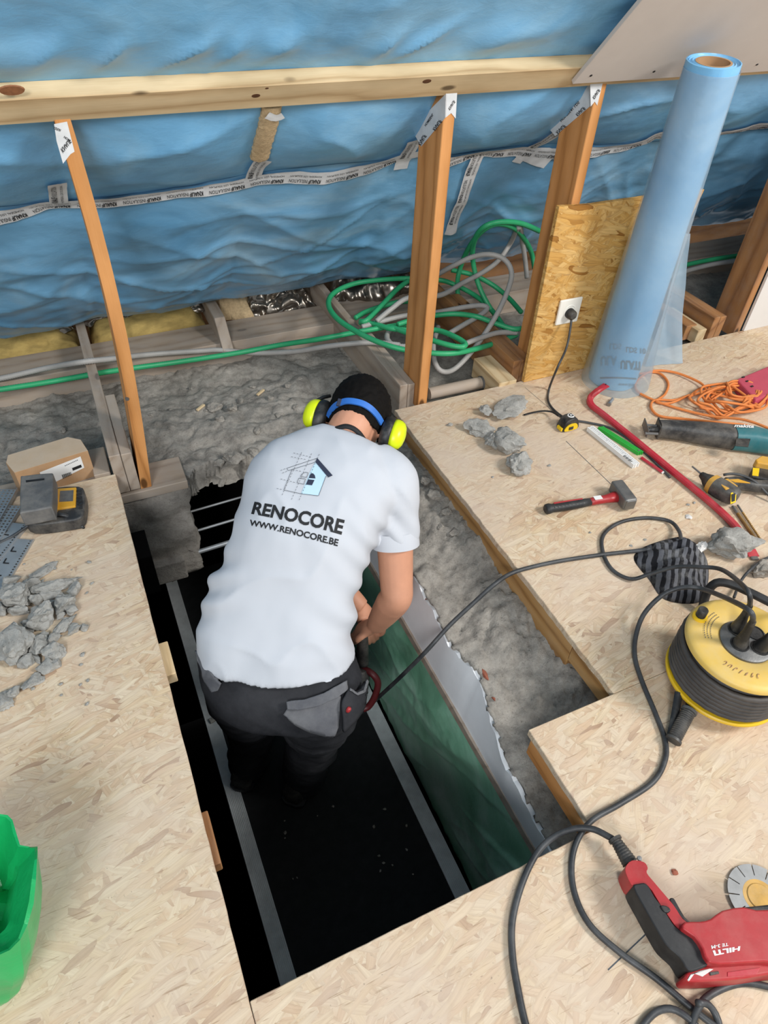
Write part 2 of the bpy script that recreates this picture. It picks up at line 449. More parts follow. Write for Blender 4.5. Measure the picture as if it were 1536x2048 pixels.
def lumber(name, a, b, w, h, mat, parent=None, up=(0,0,1), bevel=0.002, cut=None):
    """a straight board from a to b (centre line of its section): w across, h along up"""
    a = Vector(a); b = Vector(b); L = (b-a).length; M = frame(a, b-a, up)
    mb = MB().box((L/2, 0, 0), (L, w, h))
    if cut: mb.v = [M.inverted() @ cut(M @ p) for p in mb.v]
    o = mb.build(name, mat, None, bevel=bevel, bseg=1)
    if parent is not None: o.parent = parent; o.matrix_local = M if parent.matrix_world == Matrix() else parent.matrix_world.inverted() @ M
    else: o.matrix_world = M
    return o
def prr(*a): return random.uniform(*a)
_txt = {}
def text_geo(body, bold=0.0, italic=0.0):
    """verts and faces of lettering scaled into the unit square, and its aspect"""
    k = (body, bold, italic)
    if k in _txt: return _txt[k]
    cu = bpy.data.curves.new('lettering', 'FONT'); cu.body = body; cu.offset = bold; cu.resolution_u = 3; cu.shear = italic
    ob = bpy.data.objects.new('lettering', cu); COL.objects.link(ob)
    bpy.context.view_layer.update()
    me = bpy.data.meshes.new_from_object(ob.evaluated_get(bpy.context.evaluated_depsgraph_get()))
    v = [p.co.copy() for p in me.vertices]; f = [tuple(p.vertices) for p in me.polygons]
    bpy.data.objects.remove(ob); bpy.data.curves.remove(cu); bpy.data.meshes.remove(me)
    x0, x1 = min(p.x for p in v), max(p.x for p in v); y0, y1 = min(p.y for p in v), max(p.y for p in v)
    r = ([((p.x-x0)/(x1-x0), (p.y-y0)/(y1-y0)) for p in v], f, (x1-x0)/(y1-y0))
    _txt[k] = r; return r
def lettering(mb, body, fn, bold=0.0, italic=0.0):
    """fn maps the unit square to space"""
    v, f, _ = text_geo(body, bold, italic)
    return mb.add([fn(a, b) for a, b in v], f)
def quadmap(p00, p10, p11, p01):
    a, b, c, d = map(Vector, (p00, p10, p11, p01))
    return lambda u, v: a*((1-u)*(1-v)) + b*(u*(1-v)) + c*(u*v) + d*((1-u)*v)
def rock_mb(seed, c, r, rz=0.0, sub=3, rough=0.32, tilt=0.0):
    """angular lump of broken concrete"""
    rn = random.Random(seed); bm = bmesh.new(); bmesh.ops.create_icosphere(bm, subdivisions=sub, radius=1.0)
    off = Vector((rn.uniform(-50, 50), rn.uniform(-50, 50), rn.uniform(-50, 50)))
    cuts = []
    for k in range(15):
        n = Vector((rn.gauss(0, 1), rn.gauss(0, 1), rn.gauss(0, 1))).normalized(); cuts.append((n, rn.uniform(0.45, 0.88)))
    M = Matrix.Rotation(rz, 3, 'Z') @ Matrix.Rotation(tilt, 3, 'Y')
    for v in bm.verts:
        p = v.co.copy()
        for n, d in cuts:
            k = p.dot(n)
            if k > d: p -= n*(k-d)*0.92
        q = p.normalized()
        p += q*(noise.fractal(q*2.0+off, 0.75, 2.2, 6)*rough*0.62)
        v.co = p
    ex = [max(abs(v.co[i]) for v in bm.verts)/0.95 for i in range(3)]
    for v in bm.verts: v.co = Vector((v.co.x/ex[0], v.co.y/ex[1], v.co.z/ex[2]))
    mb = MB(); bm.verts.index_update()
    out = []
    for v in bm.verts:
        p = M @ Vector((v.co.x*r[0], v.co.y*r[1], v.co.z*r[2])); out.append(p)
    zmin = min(p.z for p in out); zmax = max(p.z for p in out)
    zc = zmin+(zmax-zmin)*0.12
    out = [Vector((p.x, p.y, max(p.z, zc)-zc)) for p in out]
    mb.add([Vector(c)+p for p in out], [tuple(v.index for v in f.verts) for f in bm.faces]); bm.free()
    return mb
def remesh(mb, voxel, smooth_it=4, sm=0.5):
    """one continuous surface from overlapping closed shapes"""
    o = mb.build('tmp', None)
    m = o.modifiers.new('r', 'REMESH'); m.mode = 'VOXEL'; m.voxel_size = voxel
    if smooth_it:
        m = o.modifiers.new('s', 'SMOOTH'); m.iterations = smooth_it; m.factor = sm
    bpy.context.view_layer.update()
    me = bpy.data.meshes.new_from_object(o.evaluated_get(bpy.context.evaluated_depsgraph_get()))
    out = MB(); out.v = [v.co.copy() for v in me.vertices]; out.f = [tuple(p.vertices) for p in me.polygons]
    old = o.data; bpy.data.objects.remove(o); bpy.data.meshes.remove(old); bpy.data.meshes.remove(me)
    return out
def vnormals(mb):
    N = [Vector((0,0,0)) for _ in mb.v]
    for f in mb.f:
        a, b, c = mb.v[f[0]], mb.v[f[1]], mb.v[f[2]]; n = (b-a).cross(c-a)
        for i in f: N[i] += n
    return [n.normalized() if n.length > 0 else Vector((0,0,1)) for n in N]
def cable(name, pts, r, mat, parent=None, step=0.012, seg=8, smooth=True):
    P = resample(cat(pts, 10), step)
    return MB().tube(P, r, seg).build(name, mat, parent, smooth='all')
def conduit(pts, r, step=0.0042, seg=9):
    P = resample(cat(pts, 12), step)
    R = [r*(1.0 if i % 2 else 0.86) for i in range(len(P))]
    return MB().tube(P, R, seg)
random.seed(7)
# ---------------------------------------------------------------- floor boards
XL, XR, XS = -0.047, 0.940, 0.692      # left edge, right edge and stepped edge of the opening
YF, YS, YB = 0.331, 0.580, 1.862       # front edge, step and the far ends of the boards
TH = 0.022
floor = thing('floor', 'strand board floor sawn open around a work hole', None, kind='structure')
def board(poly):
    mb = MB().prism([(x, y, 0.0) for x, y in poly], (0, 0, TH))
    return mb.build('board', 'osb_floor', floor, bevel=0.0015, bseg=1)
def rough_edge(a, b, n, amp, seed):
    """a sawn edge that wavers a little"""
    a = Vector((*a, 0)); b = Vector((*b, 0)); t = (b-a).normalized(); nn = Vector((-t.y, t.x, 0))
    return [tuple((a+(b-a)*(i/n)+nn*(amp*noise.noise(Vector((i*0.55, seed, 0))) if 0 < i < n else 0))[:2]) for i in range(n+1)]
board([(-2.6, -1.2), (XL-0.0008, -1.2)] + rough_edge((XL, -0.02), (XL, YB), 70, 0.0022, 3.3)[1:] + [(-2.6, YB)])
board([(XL+0.0008, -1.2), (5.0, -1.2), (5.0, YS-0.0008), (XS, YS-0.0008)] + rough_edge((XS, YS-0.0008), (XS, YF), 14, 0.002, 9.1)[1:] + rough_edge((XS, YF), (XL+0.0008, YF), 40, 0.0015, 6.0)[1:])
board([(5.0, YS), (5.0, YB), (XR, YB)] + rough_edge((XR, YB), (XR, YS), 70, 0.004, 1.2)[1:])
# ---------------------------------------------------------------- timbers that carry the boards round the hole
def beam(name, label, x0, x1, y0, y1, z0, z1, mat, catg='beam', axis='y', group=None, cut=None):
    if axis == 'y': o = lumber(name, ((x0+x1)/2, y0, (z0+z1)/2), ((x0+x1)/2, y1, (z0+z1)/2), x1-x0, z1-z0, mat, cut=cut)
    else: o = lumber(name, (x0, (y0+y1)/2, (z0+z1)/2), (x1, (y0+y1)/2, (z0+z1)/2), y1-y0, z1-z0, mat, cut=cut)
    return tag(o, label, catg, group)
beam('edge_beam', 'long pine beam under the right board along the hole', 0.946, 1.04, 0.75, 1.86, -0.135, -0.0225, 'pine_beam')
beam('packing_timber', 'short thin pine packing between edge beam and board step', 0.944, 1.0, 0.592, 0.748, -0.085, -0.0225, 'pine_beam', 'timber')
beam('edge_batten', 'orange pine batten under the stepped board corner', 0.694, 0.74, 0.345, 0.566, -0.085, -0.0225, 'pine_orange', 'timber')
p = gz(322, 1335, -0.05); beam('support_block', 'pale wood block poking out under left board beside the trousers', -0.13, XL+0.022, p.y-0.05, p.y+0.055, -0.06, -0.0225, 'pine_new', 'block')
p = gz(417, 1690, -0.05); beam('support_block', 'splintered wood block poking out under left board near the front edge', -0.13, XL+0.012, p.y-0.055, p.y+0.06, -0.06, -0.0225, 'pine_brown', 'block')
# ---------------------------------------------------------------- stairwell under the hole
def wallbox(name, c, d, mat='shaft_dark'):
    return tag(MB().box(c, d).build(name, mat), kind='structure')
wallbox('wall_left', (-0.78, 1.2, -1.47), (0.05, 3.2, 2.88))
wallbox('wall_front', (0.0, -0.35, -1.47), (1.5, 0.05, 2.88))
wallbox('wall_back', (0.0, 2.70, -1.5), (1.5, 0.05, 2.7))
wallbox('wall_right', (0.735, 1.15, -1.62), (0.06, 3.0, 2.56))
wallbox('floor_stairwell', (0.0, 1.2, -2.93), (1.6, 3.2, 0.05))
# scaffold platform that the worker stands on
DZ = -1.0
sp = thing('scaffold_platform', 'black scaffold deck with two grey ribbed side rails down in the hole', 'platform', (0.34, 1.2, -2.9))
o0 = Vector((0.34, 1.2, -2.9))
MB().box((0.34, 1.15, DZ-0.01), (0.55, 2.3, 0.02)).shift(-o0).build('deck', 'deck_black', sp)
for x0, x1 in ((0.016, 0.067), (0.612, 0.667)):
    mb = MB().box(((x0+x1)/2, 1.15, DZ-0.018), (x1-x0, 2.3, 0.046))
    for k in range(9):
        xx = x0+(x1-x0)*(k+0.5)/9; mb.box((xx, 1.15, DZ+0.0055), (0.0026, 2.3, 0.0025))
    mb.shift(-o0).build('side_rail', 'deck_rail', sp)
for x in (0.042, 0.64):
    for y in (0.1, 2.2):
        MB().tube([(x, y, -2.9), (x, y, DZ-0.04)], 0.02, 10).shift(-o0).build('leg', 'deck_rail', sp, smooth=True)
# ---------------------------------------------------------------- broken concrete slab
EDGE = [(gz(*q, z).y, gz(*q, z).x) for q, z in (((1110, 1715), -0.185), ((1090, 1670), -0.18), ((1015, 1530), -0.165), ((1000, 1480), -0.155), ((960, 1350), -0.135), ((900, 1280), -0.125), ((840, 1165), -0.115))]
def xe(y):
    """left edge of the slab strip on the right of the hole"""
    if y <= EDGE[0][0]: return EDGE[0][1]
    for (a, xa), (b, xb) in zip(EDGE, EDGE[1:]):
        if a <= y <= b: return xa+(xb-xa)*(y-a)/(b-a)
    return EDGE[-1][1] + max(0, y-1.5)*-0.25
def slab_z(x, y):
    z = -0.115 - 0.075*max(0.0, min(1.0, (1.2-y)/0.9))
    p = Vector((x, y, 0))
    z += 0.022*noise.fractal(p*5.2, 1.0, 2.0, 6) + 0.007*noise.ridged_multi_fractal(p*13+Vector((3, 7, 1)), 0.9, 2.1, 4, 1.0, 2.0)*0.6
    c = noise.cell(p*23) 
    z += 0.005*c*max(0, noise.noise(p*4)+0.3) + 0.006*noise.fractal(p*42, 0.8, 2.0, 4) - 0.010*(1-abs(noise.noise(p*9+Vector((4, 1, 0)))))**9
    if y > 1.86 and x < 0.95: z += 0.02*math.exp(-((x-0.42)**2/0.03+(y-2.12)**2/0.02))
    if x > 0.80 and y < 1.8: z += 0.03*min(1, (x-0.80)/0.12)
    if x > 0.66 and y < 1.85: z += (0.002+0.006*min(1, max(0, (x-0.78)/0.1)))*noise.fractal(p*75, 0.6, 2.0, 3)
    return z
def slab_keep(x, y):
    w = 0.03*noise.noise(Vector((x*7, y*7, 2.2))) + 0.014*noise.noise(Vector((x*25, y*25, 5)))
    if y > 1.905 + w + (0.02 if x > 0.2 else 0.0): return True
    return x > xe(y) + 0.006*noise.noise(Vector((y*31, 3, 1)))
def slab(name, label, x0, x1, y0, y1, st, keep, thick):
    nx, ny = int((x1-x0)/st), int((y1-y0)/st)
    idx = {}; mb = MB(); cells = set()
    for j in range(ny):
        for i in range(nx):
            if keep(x0+(i+.5)*st, y0+(j+.5)*st): cells.add((i, j))
    def vid(i, j, lay):
        k = (i, j, lay)
        if k not in idx:
            x, y = x0+i*st, y0+j*st
            dx = st*0.45*noise.noise(Vector((x*61, y*61, 9))); dy = st*0.45*noise.noise(Vector((x*61, y*61, 29)))
            if lay == 0: p = Vector((x+dx, y+dy, slab_z(x, y)))
            else:
                q = noise.noise_vector(Vector((x*14, y*14, lay*3.1)))
                if y < 1.8: q.x = abs(q.x)+0.25*lay; q.y = 0
                p = Vector((x+dx+q.x*0.02, y+dy+q.y*0.02, slab_z(x, y)-thick*lay/4+q.z*0.01))
            idx[k] = len(mb.v); mb.v.append(p)
        return idx[k]
    for i, j in cells:
        mb.f.append((vid(i, j, 0), vid(i+1, j, 0), vid(i+1, j+1, 0), vid(i, j+1, 0)))
        for di, dj, a, b in ((-1, 0, (i, j+1), (i, j)), (1, 0, (i+1, j), (i+1, j+1)), (0, -1, (i, j), (i+1, j)), (0, 1, (i+1, j+1), (i, j+1))):
            if (i+di, j+dj) not in cells and 0 <= i+di < nx+1:
                for l in range(4): mb.f.append((vid(*a, l), vid(*a, l+1), vid(*b, l+1), vid(*b, l)))
    o = mb.build(name, 'rubble_concrete', smooth='all', fix=False); return tag(o, label, kind='structure')
slab('floor_slab', 'rough grey broken concrete floor slab around the hole', -2.4, 1.06, 0.22, 2.64, 0.0088, slab_keep, 0.10)
slab('floor_slab', 'dusty concrete between the joists of the far eaves', 1.06, 5.0, 1.87, 2.64, 0.03, lambda x, y: True, 0.1)
# concrete downstand on the left, rough faced
def rough_block(x0, x1, y0, y1, z0, z1, amp, seed, mat, n=(22, 8, 30)):
    mb = MB(); off = Vector((seed, seed*1.3, 0))
    bm = bmesh.new(); bmesh.ops.create_cube(bm, size=1.0)
    bmesh.ops.subdivide_edges(bm, edges=bm.edges, cuts=28, use_grid_fill=True)
    for v in bm.verts:
        p = Vector(((x0+x1)/2+v.co.x*(x1-x0), (y0+y1)/2+v.co.y*(y1-y0), (z0+z1)/2+v.co.z*(z1-z0)))
        q = noise.noise_vector(p*11+off)*amp + noise.noise_vector(p*34+off)*amp*0.45 + noise.noise_vector(p*90+off)*amp*0.15
        if v.co.x > 0.3: q *= 1.7
        v.co = p+q
    bm.verts.index_update(); mb.add([v.co for v in bm.verts], [tuple(v.index for v in f.verts) for f in bm.faces]); bm.free()
    return mb
tag(rough_block(-0.7, 0.165, 1.872, 2.2, -0.55, -0.135, 0.012, 2.0, 'slab_concrete').build('wall_downstand', 'slab_concrete', smooth='all'), kind='structure')
tag(MB().box((-0.24, 1.872, -0.50), (0.68, 0.05, 0.10)).build('trim_1', 'slab_concrete', bevel=0.006), kind='structure')
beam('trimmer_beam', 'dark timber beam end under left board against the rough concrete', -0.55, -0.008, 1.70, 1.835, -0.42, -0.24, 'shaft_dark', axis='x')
beam('sill_plank', 'short dusty plank under the thin slanting post', -0.10, 0.168, 1.858, 2.0, -0.128, -0.094, 'pine_dusty', 'plank', axis='x')
# steel rods seen in the gap under the slab
for i, (y, r, z, lab) in enumerate(((2.10, 0.005, -0.45, 'thin grey steel rod in the dark gap under the slab, deepest in'), (1.985, 0.0055, -0.45, 'thin grey steel rod in the dark gap between two others'), (1.885, 0.009, -0.462, 'thick grey steel rod at the mouth of the dark gap'))):
    o = MB().tube([(0.155, y-0.006, z), (0.70, y+0.02, z)], r, 10).build('steel_rod', 'galvanised', smooth=True)
    tag(centre(o), lab, 'rod', 'steel rods in the gap under the slab')
# ---------------------------------------------------------------- right side of the hole: plaster, bead, green film
mb = MB(); ys = [0.2+i*0.0115 for i in range(150)]
rows = []
for y in ys:
    j = 0.0025*noise.fractal(Vector((y*22, 1.5, 0)), 0.8, 2, 4)
    xt = min(xe(y)-0.004, 0.745); zt = slab_z(xt+0.01, y)-0.011
    rows.append([(xt+j, y, zt+j), (xt*0.7+0.3*0.690, y, zt-0.05), (0.690, y, -0.35), (0.703, y, -0.35), (xt*0.7+0.3*0.69+0.013, y, zt-0.05), (xt+j+0.013, y, zt+j-0.002)])
mb.loft(rows, True)
tag(mb.build('wall_plaster', 'plaster_white', smooth=True, angle=30), kind='structure')
tag(MB().loft([[(0.684+0.003*noise.noise(Vector((y*6, 0, 0))), y, -0.336), (0.684, y, -0.368), (0.704, y, -0.368), (0.704, y, -0.336)] for y in ys]).build('trim_2', 'pine_dusty'), kind='structure')
def green(u, v):
    y = 0.0+u*2.2; z = -0.356-v*0.66
    w = 0.022*noise.fractal(Vector((y*2.6+z*2.2, z*1.6, 4)), 1, 2, 3) + 0.012*(1-abs(noise.noise(Vector((y*3.5+z*5, z*2.2-y, 8)))))**5 + 0.004*noise.fractal(Vector((y*18, z*9, 2)), 0.9, 2, 4)
    return (0.688 - max(0, w)*min(1, v*6)*0.9 - 0.012*math.sin(PI*v), y, z)
gs = MB().grid(green, 220, 90).build('plastic_film', 'film_green', smooth='all', fix=False)
m = gs.modifiers.new('solid', 'SOLIDIFY'); m.thickness = 0.0008
tag(gs, 'dark green wrinkled plastic film hanging on the right wall of the hole', 'plastic film')
for k, (px, py, r) in enumerate(((966, 1352, 0.016), (958, 1338, 0.011), (838, 1172, 0.011), (852, 1205, 0.009), (985, 1398, 0.006))):
    p = gz(px, py, -0.145); 
    o = rock_mb(40+k, p+Vector((0.004, 0, -0.004)), (r*0.7, r*1.5, r*0.7), 0.1, 2).build('brick_fragment', 'brick_red'); centre(o)
    tag(o, 'red brick fragment in the broken edge above the white plaster', 'brick', 'brick fragments along the slab edge')
# ---------------------------------------------------------------- eaves timbers
JT = 0.07
plate = lumber('wall_plate', (-2.6, 2.67, -0.075), (5.0, 2.67, -0.075), 0.18, 0.11, 'pine_dusty'); tag(plate, 'long dusty grey wall plate timber below the blue sheet', 'timber')
def pair(x0, x1, s0, s1, yf, ys_, lab, lab2, mat):
    beam('joist', lab, x0, x1, yf, 2.90, -0.02 if False else -0.085, JT, mat, 'joist')
    beam('joist', lab2, s0, s1, yf+0.002, ys_, -0.085, JT-0.004, mat, 'joist')
pair(-0.052, -0.017, -0.0155, 0.017, 1.862, 2.22, 'long dusty joist beside the thin slanting post', 'short joist piece clamped between long joist and thin post', 'pine_dusty')
pair(0.978, 1.010, 1.0125, 1.040, 1.902, 2.34, 'long dusty joist ending behind the worker with green conduit across', 'short joist piece clamped against the thick post', 'pine_dusty')
pair(1.468, 1.503, 1.506, 1.55, 1.90, 2.5, 'brown joist behind the upright strand board panel', 'short brown joist piece at the foot of the taped post', 'pine_brown')
pair(2.50, 2.535, 2.54, 2.575, 1.90, 2.4, 'brown joist beside the post by the white plasterboard', 'short brown joist piece against the post by the white plasterboard', 'pine_brown')
def stubcut(p): return Vector((p.x, p.y + (0.10 if (p.z > 0 and p.y < 2.6) else 0.0), p.z))
beam('joist_stub', 'sawn off joist stub sticking out under the blue sheet', 0.474, 0.518, 2.53, 2.95, -0.03, JT, 'pine_dusty', 'joist', cut=stubcut)
# posts under the rail, tops cut to the slope
TAN = 1.07; TH_ = math.atan(TAN); CT, ST = math.cos(TH_), math.sin(TH_)
def roofz(y): return 1.065-TAN*(y-1.87)
def postcut(p): return Vector((p.x, p.y, roofz(p.y)-0.008)) if p.z > 0.4 else p
def post(x0, x1, zb, lab, mat):
    o = lumber('post', ((x0+x1)/2, 1.94, zb), ((x0+x1)/2, 1.94, 0.9), 0.138, x1-x0, mat, up=(1, 0, 0), cut=postcut)
    return tag(o, lab, 'post')
def bowed(z): return 0.0345+0.040*math.sin(PI*min(1, (z+0.09)/1.45))+0.0
_mb = MB(); _rows = []
for _k in range(25):
    _z = -0.092+1.11*_k/24; _x = bowed(_z)
    _r = [Vector((_x+a*0.0172, y_, _z)) for a, y_ in ((-1, 1.87), (1, 1.87), (1, 2.008), (-1, 2.008))]
    _r = [Vector((q.x, q.y, min(q.z, roofz(q.y)-0.008))) for q in _r]; _rows.append(_r)
_mb.loft(_rows); _Mi = frame((0.0345, 1.94, -0.092), (0, 0, 1), (1, 0, 0)); _mb.v = [_Mi.inverted() @ q for q in _mb.v]
_o = _mb.build('post', 'pine_orange'); _o.matrix_world = _Mi; tag(_o, 'thin orange pine post beside the yellow insulation', 'post')
post(1.042, 1.079, -0.03, 'thick pine post standing among the green conduit loops', 'pine_orange')
post(1.553, 1.588, -0.03, 'pine post behind the upright strand board panel', 'pine_orange')
post(2.62, 2.657, -0.03, 'pine post in shade beside the white plasterboard', 'pine_brown')
o = MB().lathe([(0.0005, 0.004), (0.006, 0.004), (0.006, 0.0), (0.0025, -0.001), (0.002, -0.012)], 10, frame(gy(254, 797, 1.871), (1, 0, 0), (0, -1, 0))).build('screw', 'steel'); tag(centre(o), 'small steel screw in the thin orange post', 'screw')
# ---------------------------------------------------------------- roof: rail and vapour barrier
rail = lumber('timber_rail', (-2.6, 1.8615, 1.044), (5.0, 1.8615, 1.044), 0.04, 0.082, 'pine_new', up=(0, -CT, ST)); tag(rail, 'long pale pine rail across the blue sheeting', 'rail')
def rp(x, v, d=0.0):
    return Vector((x, 1.87+v*CT-ST*d, 1.065-v*ST-CT*d))
def roofhit(px, py, off=0.03):
    n = Vector((0, ST, CT)); p0 = Vector((0, 1.87, 1.065))-n*off; d = ray(px, py)
    P = CAM+d*(n.dot(p0-CAM)/n.dot(d)); return P.x, (P.y-p0.y)/CT
for px, py, r in ((24, 182, 0.019), (512, 192, 0.0085), (854, 163, 0.010), (534, 177, 0.0035)):
    x_, v_ = roofhit(px, py, 0.0412)
    kn = MB().lathe([(0.0003, 0.0006), (r, 0.0004), (r*1.08, -0.002)], 16, frame(rp(x_, v_, 0.0406), (1, 0, 0), (0, -ST, -CT)) @ Matrix.Diagonal((1.25, 0.75, 1, 1)))
    kn.v = [rail.matrix_world.inverted() @ q for q in kn.v]; kn.build('knot', 'knot_pale' if r > 0.015 else 'knot_brown', rail)
def vseam(x): return 0.435+0.03*math.sin(x*2.3+2.2)+0.012*math.sin(x*7)
def crease(x, v, fx, fv, seed, pw=6):
    w = noise.noise(Vector((x*1.7, v*1.7, seed)))*0.5
    return (1-abs(noise.noise(Vector((x*fx+w, v*fv+w*1.5, seed*3.7)))))**pw
def disp(x, v):
    P = Vector((x, v, 0)); ra = abs(math.sin(PI*(x-0.037)/0.51))
    big = noise.fractal(P*2.1+Vector((1, 5, 2)), 1, 2, 3)
    if v < -0.02:
        k = min(1, (-0.02-v)/0.12)
        d = 0.012*ra*k + 0.016*big*k + 0.010*k*crease(x, v, 3.0, 1.6, 1.0) + 0.02*math.exp(-((v+0.11)/0.05)**2)*crease(x+v*0.8, v, 6.5, 2.0, 2.0, 4) + 0.003*noise.fractal(P*11, 0.9, 2, 4)
        return d
    s = vseam(x)
    if v < s:
        t = max(0, v)/s
        d = 0.042*math.sin(PI*t)*(0.35+0.65*ra) + 0.013*big*math.sin(PI*t) + 0.012*math.sin(PI*t)*crease(x*0.9+v*0.6, v, 2.4, 4.2, 4.0) + 0.0022*noise.fractal(P*12, 0.9, 2, 4)
        return d+0.004
    t = min(1, (v-s)/(1.36-s))
    bul = math.sin(PI*min(1, t*0.90))
    fold = noise.fractal(Vector((x*1.3+v*0.8, v*3.8+math.sin(x*2.2)*0.5+0.6*noise.noise(Vector((x*2, v*2, 8))), 3)), 1, 2.1, 4)
    d = 0.075*bul*(0.45+0.55*ra) + 0.016*fold*bul + 0.015*bul*crease(x*0.8+v*0.3, v, 1.4, 3.6, 6.0, 7) + 0.014*bul*crease(x-v*0.9, v, 3.2, 2.4, 7.0, 9) + 0.010*bul*crease(x+v*1.3, v, 2.6, 3.0, 9.0, 12) + 0.0035*noise.fractal(P*9, 0.9, 2, 4)
    if t > 0.93: d -= 0.10*((t-0.93)/0.07)**2*0.6
    return d+0.004
def sheet(v0, v1, x0, x1, st, off, bottom=None):
    nu, nv = int((x1-x0)/st), max(2, int(((v1(0) if callable(v1) else v1)-(v0(0) if callable(v0) else v0))/st))
    def fn(a, b):
        x = x0+(x1-x0)*a; va = v0(x) if callable(v0) else v0; vb = v1(x) if callable(v1) else v1
        v = va+(vb-va)*b
        return rp(x, v, disp(x, v)+off)
    return MB().grid(fn, nu, nv)
def vbot(x): return 1.375+0.02*noise.noise(Vector((x*3, 4, 0)))
up_sheet = sheet(-1.3, 0.02, -2.6, 5.0, 0.0115, 0.0).build('vapour_barrier', 'film_blue', smooth='all', fix=False)
tag(up_sheet, 'blue plastic vapour barrier stretched over the roof slope above the pine rail', 'plastic sheet')
mid_sheet = sheet(-0.01, lambda x: vseam(x)+0.012, -2.6, 5.0, 0.0115, -0.001).build('vapour_barrier', 'film_blue', smooth='all', fix=False)
tag(mid_sheet, 'blue plastic vapour barrier band between the pine rail and the taped seam', 'plastic sheet')
low_sheet = sheet(lambda x: vseam(x)-0.012, vbot, -2.6, 5.0, 0.0115, 0.0005).build('vapour_barrier', 'film_blue_low', smooth='all', fix=False)
tag(low_sheet, 'creased blue plastic vapour barrier bulging below the taped seam down to the eaves', 'plastic sheet')
# ---------------------------------------------------------------- sealing tape
def tape(label, path, hw=0.024, off=0.009, printed=True, flip=True, smooth=True):
    pts = [Vector((*roofhit(*q, 0.012), 0)) for q in path]
    P = resample(cat(pts, 8) if smooth else pts, 0.012); n = len(P)
    T = [(P[min(i+1, n-1)]-P[max(i-1, 0)]).normalized() for i in range(n)]
    S = [0.0]
    for a, b in zip(P, P[1:]): S.append(S[-1]+(b-a).length)
    sd = random.random()*20
    def at(s, w, o):
        s = max(0, min(S[-1]-1e-6, s)); i = 0
        i = min(n-2, int(s/0.012))
        while i > 0 and S[i] > s: i -= 1
        while i < n-2 and S[i+1] < s: i += 1
        t = (s-S[i])/max(1e-9, S[i+1]-S[i]); q = P[i].lerp(P[i+1], t); tt = T[i].lerp(T[i+1], t).normalized()
        x, v = q.x+tt.y*w, q.y-tt.x*w
        return rp(x, v, disp(x, v)+off+o)
    mb = MB().grid(lambda a, b: at(a*S[-1], (b*2-1)*(hw*(1+0.06*noise.noise(Vector((a*S[-1]*30, sd, 0))))), 0.0012*noise.noise(Vector((a*S[-1]*14, sd, b*2)))), n-1, 6)
    o = mb.build('sealing_tape', 'tape_paper', smooth='all', fix=False); tag(o, label, 'tape', 'printed white sealing tapes')
    if printed:
        pm = MB(); s0 = 0.012
        while s0+0.11 < S[-1]:
            def m(u0, u1, w0, w1):
                if flip: return lambda u, v: at(s0+u1-(u1-u0)*u, w0+(w1-w0)*v, 0.002) if False else at(s0+(u1-(u1-u0)*u), w1-(w1-w0)*v, 0.002)
                return lambda u, v: at(s0+u0+(u1-u0)*u, w0+(w1-w0)*v, 0.002)
            lettering(pm, 'KNAUF', m(0.066, 0.106, -hw*0.78, -hw*0.12), 0.03)
            lettering(pm, 'INSULATION', m(0.0, 0.062, -hw*0.70, -hw*0.14), 0.0)
            lettering(pm, 'HOMESEAL LDS SOLIPLAN', m(0.0, 0.106, hw*0.22, hw*0.50), 0.0)
            s0 += 0.125
        if pm.v: pm.build('print', 'print_black', o, fix=False)
    return o
tape('long white printed sealing tape along the seam between thin post and thick post', [(-998, 546), (-379, 480), (-60, 440), (0, 430), (52, 420), (86, 409), (120, 407), (208, 403), (286, 394), (390, 379), (435, 374), (485, 366), (525, 356), (575, 352), (650, 350), (725, 338), (768, 325), (800, 313), (836, 302)])
tape('white printed sealing tape along the seam right of the thick post', [(880, 326), (903, 320), (940, 308), (968, 302), (1000, 303), (1038, 300), (1080, 303), (1130, 304), (1193, 300), (1243, 294), (1288, 282), (1318, 267), (1370, 266), (1438, 262), (1508, 250), (1545, 245), (1600, 240)])
tape('short upright white tape patch beside the thin post', [(110, 352), (113, 375), (117, 404)])
tape('white tape patch under the brown felt strip', [(524, 308), (512, 330), (505, 362)])
tape('short slanting white tape left of the thick post', [(826, 268), (812, 305), (800, 336)])
tape('slanting white tape from the taped post down to the seam', [(1120, 250), (1085, 276), (1050, 303), (1030, 318)], flip=False)
tape('white tape strip trailing down behind the thick post from the seam', [(962, 300), (946, 325), (930, 352), (912, 384), (888, 424)], flip=False)
tape('torn white tape tail below the seam near the taped post', [(1040, 300), (1065, 312), (1094, 318)], printed=False)
def flat_tape(label, polys):
    """tape folded over the head of a post: polygons on its side and front faces"""
    mb = MB(); pm = MB(); 
    for poly, pl, val, txt in polys:
        P = [gx(*q, val) if pl == 'x' else gy(*q, val) for q in poly]
        th = Vector((-1, 0, 0)) if pl == 'x' else Vector((0, -1, 0))
        mb.prism([p+th*0.0012 for p in P], th*0.0012)
        for body, q4 in txt:
            Q = [(gx(*q, val) if pl == 'x' else gy(*q, val))+th*0.0024 for q in q4]
            lettering(pm, body, quadmap(*Q), 0.02)
    o = mb.build('sealing_tape', 'tape_paper'); tag(o, label, 'tape', 'printed white sealing tapes')
    if pm.v: pm.build('print', 'print_black', o, fix=False)['kind'] = 'stuff'
